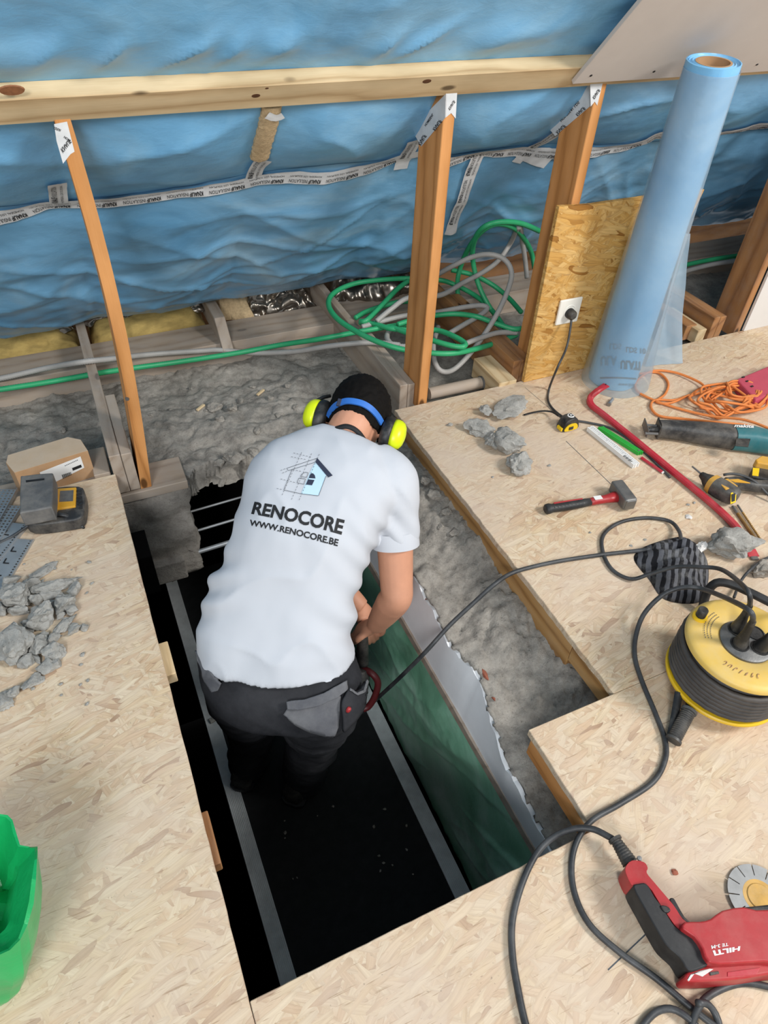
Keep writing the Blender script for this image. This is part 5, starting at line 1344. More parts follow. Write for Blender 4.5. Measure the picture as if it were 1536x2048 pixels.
for k, (px, py, r) in enumerate(((1376, 1010, 0.008), (1388, 1006, 0.007), (1378, 1036, 0.014), (1098, 932, 0.008), (1180, 1066, 0.006), (1325, 1100, 0.010), (1290, 1080, 0.006), (985, 955, 0.006), (1262, 1092, 0.006), (1347, 1746, 0.009), (1250, 1005, 0.004))):
    p = gz(px, py, 0); o = rock_mb(200+k, p, (r, r*0.8, r*0.4), k, 2).build('plaster_crumb', 'chunk_concrete' if k not in (2, 9) else ('plasterboard_white' if k == 2 else 'brick_red')); centre(o)
    tag(o, 'flat white plaster flake beside the red pry bar' if k == 2 else ('dark brown crumb near the red rotary hammer' if k == 9 else 'tiny mortar crumb on the right floor board'), 'crumb', 'crumbs on the right board')
# ---------------------------------------------------------------- rubble heap on the left board
heap = [(83, 1146, 36, 11, -10, .5), (34, 1190, 33, 27, 20, .9), (112, 1172, 50, 13, 5, .8), (150, 1178, 16, 10, -15, 1), (86, 1228, 28, 26, 40, .9), (18, 1282, 42, 40, 0, .7), (128, 1207, 22, 15, -15, 1), (142, 1216, 12, 12, 0, 1), (104, 1208, 12, 9, 20, 1), (39, 1220, 26, 10, 30, 1.2), (130, 1250, 30, 11, -20, .8), (146, 1259, 16, 9, -10, .8), (169, 1254, 9, 7, 0, .9), (80, 1282, 32, 14, -45, .9), (107, 1275, 16, 9, -45, 1), (109, 1298, 24, 18, -10, .8), (54, 1320, 20, 14, 10, .8), (72, 1315, 7, 16, -10, .9), (91, 1332, 19, 14, 20, .7), (112, 1327, 11, 10, 0, .8), (68, 1363, 26, 12, -25, .5), (26, 1383, 14, 11, -40, .8), (8, 1402, 20, 22, 10, .7), (3, 1216, 14, 17, 0, 1), (60, 1165, 18, 11, 10, 1), (60, 1250, 14, 14, 0, 1), (20, 1160, 20, 10, 0, 1), (98, 1188, 26, 10, 12, .8), (122, 1230, 10, 7, 0, 1), (70, 1198, 14, 12, 0, 1.1), (45, 1300, 20, 14, 40, .8)]
LB = {0: 'thin slate like concrete flake at the back of the rubble heap', 1: 'big pale blocky chunk in the rubble heap', 2: 'long ridged concrete sliver in the rubble heap', 4: 'bright crusty chunk in the middle of the rubble heap', 5: 'largest yellowish chunk of the rubble heap', 20: 'light flat flake lying clear of the rubble heap', 22: 'grey chunk apart from the heap at the board end'}
for k, (px, py, a, b, ang, hf) in enumerate(heap):
    p = gz(px, py, 0.0); s = 1.0/ (F_PX/((p-CAM).dot(FWD)))
    ra, rb2 = a*s*1.12, b*s*1.35
    p = gz(px, py, min(ra, rb2)*hf*0.7); p.z = 0.0
    o = rock_mb(300+k, p, (ra, rb2, min(ra, rb2)*hf), -math.radians(ang)+0.3, 4 if a > 20 else 3, 0.30, 0.15*math.sin(k)).build('concrete_chunk', 'chunk_concrete', smooth=True, angle=30); centre(o)
    tag(o, LB.get(k, 'smaller grey concrete chunk in the rubble heap on the left board'), 'concrete', 'rubble heap on the left board')
for k in range(26):
    px, py = 100+90*rn.random()+(0 if k % 2 else -60), 1120+290*rn.random(); p = gz(px, py, 0)
    if p.x > -0.07: continue
    r = 0.002+0.004*rn.random(); o = rock_mb(400+k, p, (r*1.3, r, r*0.8), k, 1).build('mortar_crumb', 'chunk_concrete'); centre(o); tag(o, 'tiny mortar crumb scattered round the rubble heap', 'crumb', 'crumbs round the rubble heap')
# ---------------------------------------------------------------- reciprocating saw
def zs(x, y): return (1290+x*246/1095, 660+y*460/2048)
sw = thing('reciprocating_saw', 'teal and black reciprocating saw lying under the orange rope', 'saw', gz(1440, 880))
so_ = Vector((sw.location.x, sw.location.y, 0))
def axis_loft(t, stations, seg=18, ex=3.0, up=Vector((0, 0, 1))):
    """stations: (centre, half width, half height)"""
    rows = []; n = len(stations)
    for i, (c, w, h) in enumerate(stations):
        d = (Vector(stations[min(i+1, n-1)][0])-Vector(stations[max(i-1, 0)][0])).normalized(); s = d.cross(up).normalized(); u = s.cross(d)
        rows.append([Vector(c)+s*w*math.copysign(abs(math.cos(q))**(2/ex), math.cos(q))+u*h*math.copysign(abs(math.sin(q))**(2/ex), math.sin(q)) for q in [2*PI*k/seg for k in range(seg)]])
    return MB().loft(rows)
def S(x, y, z): return gz(*zs(x, y), z)-so_
axis_loft(sw, [(S(120, 880, .036), .028, .03), (S(200, 885, .036), .029, .031), (S(330, 895, .037), .031, .033), (S(480, 915, .038), .036, .036), (S(600, 930, .039), .040, .038), (S(720, 945, .040), .041, .039), (S(790, 955, .040), .041, .039)]).build('rubber_boot', 'plastic_dark', sw, smooth=True)
axis_loft(sw, [(S(780, 955, .041), .0425, .040), (S(860, 960, .042), .043, .041), (S(950, 970, .043), .042, .042), (S(1020, 985, .043), .039, .041), (S(1150, 1010, .043), .036, .038), (S(1350, 1050, .043), .03, .032), (S(1500, 1080, .043), .03, .032)]).build('motor_housing', 'tool_teal', sw, smooth=True)
MB().prism([S(815, 965, .084), S(940, 968, .0855), S(920, 1040, .0775), S(805, 1030, .0755)], (0, 0, 0.002)).build('rating_plate', 'plastic_black', sw)
mb = MB(); lettering(mb, 'makita', quadmap(S(795, 865, .0835), S(970, 872, .086), S(970, 842, .085), S(795, 836, .083)), 0.03, 0.2); mb.build('print', 'paper_white', sw, fix=False)
for dx, dz in ((0, 0), (0, 0)): pass
mb = MB().box((0, 0, 0), (0.006, 0.066, 0.05), frame(S(115, 875, .036), S(200, 885, .036)-S(110, 875, .036))); mb.build('shoe_collar', 'plastic_black', sw, bevel=0.002)
mb = MB().box((0, 0, 0), (0.004, 0.075, 0.034), frame(S(5, 870, .034), S(200, 885, .034)-S(5, 870, .034))); mb.build('shoe_plate', 'steel_worn', sw, bevel=0.002)
MB().tube([S(0, 845, .035), S(115, 855, .036)], 0.005, 8).build('shoe_arm', 'steel_worn', sw); MB().tube([S(0, 920, .035), S(115, 925, .036)], 0.005, 8).build('shoe_arm', 'steel_worn', sw)
MB().tube([S(30, 890, .034), S(115, 890, .036)], 0.011, 10).build('blade_clamp', 'plastic_black', sw, smooth=True)
# ---------------------------------------------------------------- impact driver
dr = thing('impact_driver', 'yellow and black corded impact driver beside the pry bar', 'power tool', gz(1440, 985)); so_ = Vector((dr.location.x, dr.location.y, 0))
MB().tube([S(420, 1215, .036), S(510, 1290, .036)], [0.0028, 0.0036], 6).build('bit', 'steel', dr)
axis_loft(dr, [(S(500, 1285, .036), .009, .009), (S(530, 1310, .036), .013, .013), (S(560, 1335, .036), .020, .020), (S(590, 1365, .036), .024, .025)]).build('nose', 'plastic_black', dr, smooth=True)
axis_loft(dr, [(S(585, 1360, .036), .027, .029), (S(620, 1385, .036), .029, .031)]).build('collar', 'tool_yellow', dr, smooth=True)
axis_loft(dr, [(S(615, 1380, .036), .0275, .030), (S(680, 1420, .036), .029, .031), (S(740, 1455, .036), .028, .030), (S(790, 1480, .036), .027, .028), (S(815, 1495, .036), .022, .022), (S(820, 1498, .036), .004, .004)]).build('motor_housing', 'plastic_dark', dr, smooth=True)
MB().prism([S(640, 1335, .064), S(740, 1320, .064), S(830, 1390, .062), S(720, 1420, .066)], (0, 0, 0.004)).build('top_cover', 'tool_yellow', dr, bevel=0.003)
MB().prism([S(765, 1450, .061), S(815, 1435, .060), S(808, 1530, .050), S(762, 1545, .050)], (0, 0, 0.003)).build('badge', 'tape_yellow', dr)
MB().prism([S(772, 1462, .0615), S(806, 1452, .0605), S(800, 1522, .0515), S(770, 1532, .0515)], (0, 0, 0.002)).build('badge_plate', 'print_black', dr)
axis_loft(dr, [(S(720, 1370, .032), .018, .02), (S(800, 1365, .03), .019, .02), (S(900, 1375, .03), .018, .02), (S(990, 1390, .03), .018, .019), (S(1100, 1395, .03), .019, .02), (S(1250, 1400, .03), .022, .022)]).build('handle', 'plastic_dark', dr, smooth=True)
MB().prism([S(740, 1330, .052), S(830, 1325, .052), S(940, 1360, .050), (S(800, 1350, .052))], (0, 0, 0.004)).build('handle_trim', 'tool_yellow', dr, bevel=0.001)
mb = MB().tube([q for q in resample(cat([S(700, 1290, .05), S(780, 1280, .055), S(880, 1300, .055), S(980, 1350, .05), S(1060, 1430, .03), S(1150, 1520, .012)], 8), .01)], 0.0042, 8); mb.build('cord', 'cable_black', dr, smooth='all')
# battery pack / second tool cut by the frame
d2 = thing('cordless_drill', 'yellow and black cordless tool beside the teal saw body', 'power tool', gz(1530, 935)); so_ = Vector((d2.location.x, d2.location.y, 0))
MB().prism([S(985, 1150, .07), S(1040, 1115, .07), S(1300, 1160, .07), S(1290, 1230, .07), S(1000, 1180, .07)], (0, 0, 0.03)).build('top_shell', 'tool_yellow', d2, bevel=0.004)
MB().prism([S(975, 1190, .05), S(1300, 1250, .05), S(1280, 1370, .05), S(955, 1300, .05)], (0, 0, 0.049)).build('battery_pack', 'plastic_black', d2, bevel=0.004)
MB().prism([S(962, 1225, .0515), S(1020, 1232, .0515), S(1010, 1300, .0515), S(955, 1292, .0515)], (0, 0, 0.002)).build('label_plate', 'tape_yellow', d2)
# long drill bits
for k, (a, b) in enumerate((((780, 1570), (1010, 1905)), ((825, 1560), (1050, 1900)))):
    t = thing('masonry_bit', ('thicker' if k == 0 else 'thinner')+' long brass coloured drill bit beside the pry bar end', 'drill bit', gz(*zs((a[0]+b[0])/2, (a[1]+b[1])/2)))
    so_ = t.location; p0, p1 = S(*a, .006), S(*b, .006); r = 0.0055 if k == 0 else 0.004
    MB().tube([p0, p0.lerp(p1, .2)], r*0.8, 10).build('shank', 'steel', t, smooth=True)
    rows = []; d = (p1-p0).normalized(); s = d.cross(Vector((0, 0, 1))).normalized(); u = s.cross(d)
    for i in range(90):
        q = i/89; an = i*0.42; rows.append([p0.lerp(p1, .2+.8*q)+s*(r*(1 if j % 2 == 0 else 0.6)*math.cos(an+j*PI/4))+u*(r*(1 if j % 2 == 0 else 0.6)*math.sin(an+j*PI/4)) for j in range(8)])
    MB().loft(rows).build('flute', 'brass_bit', t)
# ---------------------------------------------------------------- striped cloth
oc = [(1268, 1120), (1282, 1098), (1322, 1082), (1362, 1076), (1395, 1090), (1414, 1122), (1416, 1165), (1398, 1205), (1330, 1200), (1298, 1160)]
cp = [gz(*q) for q in oc]; cc = sum(cp, Vector())/len(cp); rimp = cat(cp, 8, True); m = len(rimp)
rows = []
for j in range(17):
    t = j/16; row = []
    for k, p in enumerate(rimp):
        q = cc.lerp(p, 1-t*0.999); hgt = 0.058*(1-(1-t)**2.6)
        hgt *= 1+0.50*noise.noise(Vector((q.x*16, q.y*16, 2)))
        hgt += 0.014*math.sin((q.x*0.8+q.y)*120+2*noise.noise(q*14))*t*(1-0.3*t)
        row.append(Vector((q.x, q.y, max(0.001, hgt))))
    rows.append(row)
cl = MB().loft(rows).build('striped_cloth', 'cloth_striped', smooth='all'); centre(cl); tag(cl, 'crumpled charcoal and grey striped cloth behind the cable reel', 'cloth')
# ---------------------------------------------------------------- cable reel
RC = gz(1492, 1283, 0.185); RC.z = 0
rel = thing('cable_reel', 'yellow cable reel wound with thick black cable', 'cable reel', RC)
Rf = 0.131
MB().lathe([(0.03, 0.176), (0.05, 0.178), (0.060, 0.183), (0.064, 0.186), (0.116, 0.184), (Rf-0.004, 0.181), (Rf, 0.176), (Rf, 0.168), (Rf-0.006, 0.164), (0.03, 0.164)], 72).build('upper_flange', 'reel_yellow', rel, smooth=True, angle=40)
MB().lathe([(0.03, 0.052), (0.133, 0.050), (0.136, 0.047), (0.136, 0.042), (0.130, 0.038), (0.03, 0.036)], 72).build('lower_flange', 'reel_yellow_edge', rel, smooth=True, angle=40)
coil = []
lay = 0
for r0, turns, z0, z1 in ((0.114, 7, 0.062, 0.155), (0.1285, 7, 0.153, 0.060)):
    for k in range(turns*28):
        a = k*2*PI/28; t = k/(turns*28); coil.append(Vector(((r0+0.002*noise.noise(Vector((k*.05, r0*90, 0))))*math.cos(a), (r0+0.002*noise.noise(Vector((k*.05, 3, 0))))*math.sin(a), z0+(z1-z0)*t+0.002*noise.noise(Vector((k*0.07, 7, r0))))))
MB().tube(coil, 0.0073, 8).build('wound_cable', 'reel_cable', rel, smooth='all')
MB().lathe([(0.100, 0.164), (0.100, 0.052)], 40).build('drum', 'plastic_black', rel)
# socket plate in the hub
MB().lathe([(0.001, 0.1895), (0.054, 0.1895), (0.058, 0.187), (0.058, 0.182)], 48).build('socket_plate', 'steel_worn', rel, smooth=True)
SK = [gz(1480, 1268, .19)-RC, gz(1511, 1299, .19)-RC, gz(1474, 1257, .19)-RC, gz(1540, 1258, .19)-RC]
wl = [Vector((-0.024, -0.002, 0)), Vector((0.012, -0.028, 0)), Vector((0.002, 0.032, 0)), Vector((0.034, 0.008, 0))]
for w in wl:
    MB().lathe([(0.001, 0.1902), (0.018, 0.1902), (0.0185, 0.192), (0.0205, 0.192), (0.021, 0.1895)], 24, Matrix.Translation(w)).build('socket_outlet', 'plastic_black', rel, smooth=True)
MB().lathe([(0.001, 0.196), (0.005, 0.195), (0.006, 0.189)], 12, Matrix.Translation((0.026, 0.042, 0))).build('reset_button', 'tool_red', rel, smooth=True)
Mk = Matrix.Translation(gz(1401, 1231, .19)-RC); Mk.translation.z = 0
MB().lathe([(0.001, 0.213), (0.010, 0.213), (0.0115, 0.211), (0.0115, 0.187)], 18, Mk).build('knob', 'plastic_black', rel, smooth=True)
MB().lathe([(0.0115, 0.190), (0.017, 0.189), (0.018, 0.184)], 18, Mk).build('knob_base', 'reel_yellow_edge', rel, smooth=True)
pm = MB()
for k in range(14):
    for r0 in (0.078, 0.085, 0.092):
        a = math.radians(95+k*4.2); pm.add([Vector((r*math.cos(t), r*math.sin(t), 0.1869)) for r, t in ((r0, a), (r0, a+0.045), (r0+0.0016, a+0.045), (r0+0.0016, a))], [(0, 1, 2, 3)])
o = pm.build('small_print', 'print_grey', rel, fix=False); o['kind'] = 'stuff'
pm = MB()
txt_c = Vector((-0.085, -0.068, 0.1872)); td_ = Vector((0.62, -0.78, 0)); tn_ = Vector((0.78, 0.62, 0))
rn2 = random.Random(3)
for k in range(7):
    a = math.radians(196+k*7.4); r0 = 0.094
    q = [Vector(((r0+0.006*math.cos(t*1.1+k))*math.cos(a+0.035*math.sin(t+k*0.6)), (r0+0.006*math.cos(t*1.1+k))*math.sin(a+0.035*math.sin(t+k*0.6)), 0.1866)) for t in [i*0.55 for i in range(8)]]
    pm.tube(q, 0.0008, 5)
pm.build('embossed_mark', 'cardboard', rel, fix=False)['kind'] = 'stuff'
# feet, stand tube and crank
for k in range(3):
    a = math.radians(70+k*120); MB().lathe([(0.012, 0.0), (0.014, 0.036)], 12, Matrix.Translation((0.10*math.cos(a), 0.10*math.sin(a), 0))).build('foot', 'plastic_black', rel, smooth=True)
tbp = [gz(*q)-RC for q in ((1405, 1215, .02), (1414, 1185, .06), (1432, 1166, .09), (1460, 1168, .10), (1500, 1185, .10), (1560, 1215, .10))]
MB().tube(resample(cat(tbp, 8), 0.01), 0.0115, 12).build('stand_tube', 'rubber_black', rel, smooth='all')
ga, gb = gz(1377, 1424, .035)-RC, gz(1348, 1478, .016)-RC
gp = [ga.lerp(gb, k/30) for k in range(31)]
MB().tube(gp, [0.0165 if k % 2 else 0.0140 for k in range(31)], 16).build('crank_grip', 'plastic_dark', rel, smooth=True)
MB().tube([ga-(gb-ga).normalized()*0.006, ga], 0.0185, 16).build('grip_cap', 'grey_plastic', rel, smooth=True)
MB().tube([gb, gb+(gb-ga).normalized()*0.006], 0.0185, 16).build('grip_cap', 'plastic_dark', rel, smooth=True)
MB().tube([gz(1358, 1385, .045)-RC, gz(1350, 1430, .02)-RC, gz(1340, 1475, .010)-RC], [0.010, 0.009, 0.008], 8, flat=0.5).build('crank_arm', 'plastic_black', rel, smooth=True)
# ---------------------------------------------------------------- cables
def lead_thing(name, label, pts, r, plug_at=None, catg='cable', boot=None):
    t = thing(name, label, catg, (pts[len(pts)//2].x, pts[len(pts)//2].y, 0)); o_ = t.location
    P = [p-o_ for p in pts]
    MB().tube(resample(cat(P, 10), 0.009), r, 10).build('cord', 'cable_black', t, smooth='all')
    if plug_at is not None:
        b = plug_at-o_; u = Vector((P[0]-b)).normalized()
        e = (P[0]-b).length
        MB().tube([b, b+u*0.010, b+u*0.028, b+u*0.045, b+u*e], [0.0165, 0.0165, 0.012, 0.0095, r*1.15], 14).build('plug', 'plastic_black', t, smooth=True)
        mb = MB()
        for k in range(5): mb = MB().tube([b+u*(0.046+k*0.006), b+u*(0.049+k*0.006)], 0.0092-k*0.0005, 12).build('strain_relief', 'rubber_black', t)
    return t
pa = RC+wl[0]+Vector((0, 0, .190)); pb = RC+wl[2]+Vector((0, 0, .190)); pc = RC+wl[1]+Vector((0, 0, .190))
lead_thing('tool_lead', 'black cable plugged in the reel looping over the striped cloth', [pb+Vector((-.002, .004, .085)), pb+Vector((-.02, .02, .13)), gz(1445, 1140, .16), gz(1400, 1134, .12), gz(1350, 1134, .085), gz(1300, 1148, .04), gz(1262, 1158, .012), gz(1225, 1140, .006), gz(1206, 1105, .006), gz(1207, 1070, .006), gz(1240, 1045, .006), gz(1290, 1036, .006), gz(1338, 1042, .010), gz(1358, 1062, .02), gz(1362, 1082, .045)], 0.0058, pb)
lead_thing('tool_lead', 'black cable plugged in the reel running down to the corner of the picture past the crank', [pa+Vector((-.004, .002, .085)), pa+Vector((-.03, .015, .125)), gz(1420, 1183, .15), gz(1375, 1174, .12), gz(1330, 1187, .09), gz(1290, 1225, .05), gz(1272, 1270, .02), gz(1270, 1315, .009), gz(1285, 1365, .007), gz(1310, 1425, .007), gz(1330, 1480, .007), gz(1330, 1520, .007), gz(1305, 1565, .007), gz(1240, 1608, .008), gz(1185, 1640, .014), gz(1155, 1680, .010), gz(1143, 1730, .007), gz(1150, 1790, .007), gz(1180, 1850, .007), gz(1240, 1905, .007), gz(1310, 1955, .007), gz(1370, 2005, .007), gz(1420, 2045, .007), gz(1470, 2080, .007)], 0.0062, pa).__setitem__('label', 'black cable plugged in the reel running past the crank to the front')
lead_thing('tool_lead', 'black plug with short cable in the right socket of the reel', [pc+Vector((.004, -.004, .07)), pc+Vector((.03, 0, .10)), pc+Vector((.09, .02, .09)), pc+Vector((.16, .03, .02)), pc+Vector((.25, .02, -.15))], 0.0058, pc)
lead_thing('extension_cord', 'dusty black cable running from the striped cloth down into the hole', [gz(1300, 1098, .03), gz(1270, 1102, .012), gz(1200, 1110, .007), gz(1120, 1122, .007), gz(1060, 1135, .007), gz(1020, 1148, .008), gz(985, 1172, .010), gz(945, 1208, -.035), gx(900, 1250, .70), gx(850, 1305, .62), gx(800, 1355, .57), gx(760, 1392, .545), gx(725, 1425, .53)], 0.0062)
# rotary hammer lead
HBT = gz(1262, 1727, .05)
# ---------------------------------------------------------------- rotary hammer
def zh(x, y): return (1230+x*306/1536, 1700+y*300/1506)
rh = thing('rotary_hammer', 'red and black corded rotary hammer lying on the front board', 'power tool', gz(1440, 1880)); so_ = Vector((rh.location.x, rh.location.y, 0))
def Hh(x, y, z): return gz(*zh(x, y), z)-so_
def shell(poly, z1, z0, name, mat, n=3, bev=0.008):
    P = [Hh(x, y, z1) for x, y in poly]; P = cat(P, n, True) if n else P
    return MB().prism(P, (0, 0, z1-z0)).build(name, mat, rh, bevel=bev, bseg=4, smooth=True, angle=50)
shell([(105, 175), (170, 105), (290, 120), (330, 180), (320, 230), (400, 330), (540, 495), (600, 570), (680, 690), (760, 740), (800, 735), (760, 840), (640, 800), (520, 640), (450, 540), (330, 360), (190, 370), (120, 260)], .062, .012, 'handle', 'tool_red', 3)
shell([(185, 372), (240, 335), (320, 340), (400, 470), (470, 560), (520, 640), (600, 760), (700, 830), (810, 900), (860, 960), (900, 1050), (940, 1140), (860, 1190), (740, 1210), (650, 1080), (520, 960), (430, 820), (300, 590)], .067, .010, 'soft_grip', 'rubber_black', 3)
shell([(700, 720), (850, 715), (960, 690), (1080, 605), (1290, 570), (1420, 600), (1700, 590), (1900, 600), (1950, 1000), (1900, 1150), (1500, 1120), (1200, 1140), (950, 1130), (880, 990), (800, 870), (680, 790)], .080, .006, 'motor_housing', 'tool_red', 2, .012)
shell([(705, 1270), (740, 1215), (850, 1180), (1000, 1150), (1300, 1120), (1600, 1080), (1900, 1040), (1900, 1200), (1600, 1240), (1300, 1290), (1000, 1315), (740, 1320)], .058, .004, 'lower_housing', 'tool_red', 2, .010)
shell([(1295, 570), (1340, 610), (1420, 618), (1900, 610), (1900, 520), (1540, 545)], .074, .02, 'side_cover', 'plastic_black', 0, .004)
shell([(545, 500), (585, 478), (620, 530), (700, 670), (760, 722), (700, 715), (620, 620)], .052, .022, 'trigger', 'plastic_black', 2, .003)
shell([(455, 555), (520, 560), (560, 595), (545, 622), (500, 622)], .070, .05, 'selector', 'plastic_black', 2, .002)
o = shell([(730, 1300), (760, 1250), (850, 1215), (950, 1190), (990, 1195), (880, 1270), (800, 1240), (745, 1315)], .0595, .05, 'plaster_smear', 'plasterboard_white', 0, .0005)
shell([(950, 1225), (1040, 1215), (1050, 1240), (960, 1260)], .0605, .05, 'lever', 'plastic_black', 0, .001)
shell([(1130, 1270), (1130, 1225), (1460, 1180), (1420, 1250)], .0592, .05, 'nameplate', 'bar_red', 0, .0006)
MB().lathe([(0.001, 0.0635), (0.0045, 0.0632), (0.005, 0.06)], 12, Matrix.Translation(Hh(155, 200, 0).xy.to_3d())).build('screw', 'steel', rh, smooth=True)
pm = MB(); lettering(pm, 'HILTI', quadmap(Hh(1258, 965, .0806), Hh(980, 1010, .0806), Hh(1000, 1062, .0806), Hh(1252, 1010, .0806)), 0.045)
lettering(pm, 'TE 3-M', quadmap(Hh(1138, 930, .0806), Hh(965, 958, .0806), Hh(972, 994, .0806), Hh(1138, 962, .0806)), 0.02)
pm.build('print', 'paper_white', rh, fix=False)
b0, b1 = Hh(150, 130, .036), Hh(10, -90, .036)
MB().tube([b0.lerp(b1, k/24) for k in range(25)], [0.0155-0.005*k/24+(0.0012 if k % 3 == 0 else 0) for k in range(25)], 14).build('cord_boot', 'plastic_black', rh, smooth='all')
MB().tube([b1, b1+(b1-b0).normalized()*0.006], 0.014, 12).build('boot_collar', 'plastic_black', rh)
P = [b1] + [gz(*q)-so_ for q in ((1215, 1672, .034), (1185, 1658, .028), (1150, 1657, .022), (1110, 1672, .014), (1075, 1705, .008), (1045, 1765, .007), (1025, 1840, .007), (1025, 1910, .007), (1035, 1975, .007), (1050, 2045, .007), (1070, 2110, .007))]
MB().tube(resample(cat(P, 8), .009), 0.0066, 10).build('cord', 'cable_black', rh, smooth='all')
lead_thing('tool_lead', 'black cable curling at the front edge beside the rotary hammer', [gz(*q) for q in ((1270, 2080, .007), (1290, 2045, .007), (1315, 2022, .008), (1345, 2018, .010), (1375, 2035, .014), (1400, 2060, .010))], 0.0062)
lead_thing('tool_lead', 'black cable loop rising over the front cable under the rotary hammer', [gz(*q) for q in ((1378, 2085, .007), (1385, 2045, .014), (1400, 2010, .022), (1420, 1990, .014), (1455, 1973, .008), (1490, 1966, .007), (1530, 1972, .007), (1580, 1985, .007))], 0.0062)
lead_thing('tool_lead', 'short black cable bend beside the front cable loop', [gz(*q) for q in ((1395, 2006, .03), (1415, 2008, .02), (1432, 2030, .010), (1440, 2060, .007), (1442, 2090, .007))], 0.0062)
lead_thing('extension_cord', 'thin grey cable coming from behind the reel past the mortar chunk', [gz(*q) for q in ((1468, 1195, .02), (1480, 1165, .012), (1500, 1140, .035), (1530, 1118, .02), (1570, 1105, .006))], 0.004)
# ---------------------------------------------------------------- diamond disc
dc = gz(1520, 1795, .004); ds = thing('diamond_disc', 'steel diamond cutting disc with golden centre beside the rotary hammer', 'cutting disc', dc)
nS, R0, R1 = 12, 0.0615, 0.040
pl2 = []
for k in range(nS):
    a0 = 2*PI*k/nS+0.02; a1 = 2*PI*(k+1)/nS-0.02
    for j in range(7): 
        a = a0+(a1-a0)*j/6; pl2.append((R0*math.cos(a), R0*math.sin(a)))
    pl2 += [(R1*math.cos(a1), R1*math.sin(a1)), (R1*math.cos(a1+0.04), R1*math.sin(a1+0.04))]
MB().prism([(x, y, 0.0022) for x, y in pl2], (0, 0, 0.0022)).build('blade', 'disc_steel', ds)
MB().lathe([(0.011, 0.0024), (0.033, 0.0024), (0.033, 0.0020)], 40).build('centre_label', 'disc_gold', ds)
MB().lathe([(0.012, 0.004), (0.024, 0.004), (0.026, 0.0024)], 32).build('hub', 'disc_gold', ds)
# ---------------------------------------------------------------- green bag
bgc = gz(-40, 1830, 0.0); gb_ = thing('rubble_bag', 'bright green plastic bag standing open on the left board', 'bag', bgc)
rim = [(40, 1690, .20), (75, 1693, .22), (72, 1760, .24), (55, 1850, .24), (20, 1900, .22), (-60, 1920, .2), (-150, 1890, .2), (-190, 1800, .2), (-150, 1700, .2), (-60, 1640, .2), (0, 1628, .2), (25, 1640, .2)]
RM = cat([gz(*q)-bgc for q in rim], 2, True); m = len(RM); rows = []
for j in range(13):
    t = j/12; row = []
    for k, p in enumerate(RM):
        b_ = Vector((p.x*0.72-0.05, p.y*0.80-0.03, 0.001)); q = p.lerp(b_, t**0.8)
        q += Vector((p.x, p.y, 0)).normalized()*(0.018*math.sin(PI*t)+0.016*t*(1-t)*4*noise.noise(Vector((k*0.35, t*3, 2)))); q.z = max(0.001, q.z+0.01*noise.noise(Vector((k*0.5, t*4, 9)))*(1-t))
        row.append(q)
    rows.append(row)
inn = [[Vector((p.x*s, p.y*s, p.z-d_+0.012*noise.noise(Vector((k*0.4, s*6, 1))))) for k, p in enumerate(RM)] for s, d_ in ((0.97, 0.0), (0.86, 0.03), (0.72, 0.055), (0.60, 0.10), (0.45, 0.14), (0.1, 0.15))]
MB().loft(inn[::-1][:0]+[rows[i] for i in range(12, -1, -1)]+inn, True).build('bag_film', 'bag_green', gb_, smooth=True, angle=22)
# ---------------------------------------------------------------- perforated metal strips
def strip(label, a, b, w, z, kind):
    pa, pb = gz(*a, z), gz(*b, z); d = pb-pa; L = d.length; M_ = frame(pa, d)
    mb = MB(); p = 0.012 if kind == 0 else 0.010; nx, ny = int(L/p), max(2, int(w/p))
    for i in range(nx):
        for j in range(ny):
            cx, cy = (i+.5)*p, (j+.5)*p-ny*p/2; h = p/2
            hole = (kind == 0 and True) or (kind == 1 and j in (0, ny-1)) 
            if not hole:
                mb.add([(cx-h, cy-h, 0), (cx+h, cy-h, 0), (cx+h, cy+h, 0), (cx-h, cy+h, 0)], [(0, 1, 2, 3)]); continue
            sq = [(cx+h*x, cy+h*y, 0) for x, y in ((1, 0), (1, 1), (0, 1), (-1, 1), (-1, 0), (-1, -1), (0, -1), (1, -1))]
            ho_ = [(cx+p*0.27*math.cos(k*PI/4), cy+p*0.27*math.sin(k*PI/4), 0) for k in range(8)]
            mb.add(sq+ho_, [(k, (k+1) % 8, 8+(k+1) % 8, 8+k) for k in range(8)])
    if kind == 1:
        for k in range(int(L/0.05)):
            for q in ((0.012, 0.004, 0.02), (0.022, -0.004, 0.008), (0.006, 0.0, 0.008)): pass
    mb.box((L/2, -ny*p/2-0.0006, -0.006), (L, 0.0012, 0.013))
    t = thing('metal_strip', label, 'metal strip', M=M_)
    o = mb.build('perforated_leaf', 'galvanised', t, fix=False); mo = o.modifiers.new('s', 'SOLIDIFY'); mo.thickness = 0.0008
    if kind == 1:
        for k in range(int(L/0.045)):
            x = 0.02+k*0.045
            MB().box((x, 0.003, 0.0012), (0.003, 0.016, 0.0014)).build('slot', 'print_black', t); MB().box((x+0.009, 0.010, 0.0012), (0.016, 0.003, 0.0014)).build('slot', 'print_black', t)
    return t
strip('whitish perforated metal strip at the back of the pile beside the cardboard box', (-60, 1105), (14, 975), 0.06, .022, 0)
strip('perforated metal strip in the pile under the whitish one', (-50, 1130), (28, 1008), 0.05, .016, 0)
strip('slotted metal angle strip under the charger cable', (-70, 1175), (36, 1043), 0.06, .012, 1)
strip('slotted metal strip lying nearest the rubble heap', (-40, 1215), (46, 1076), 0.06, .008, 1)
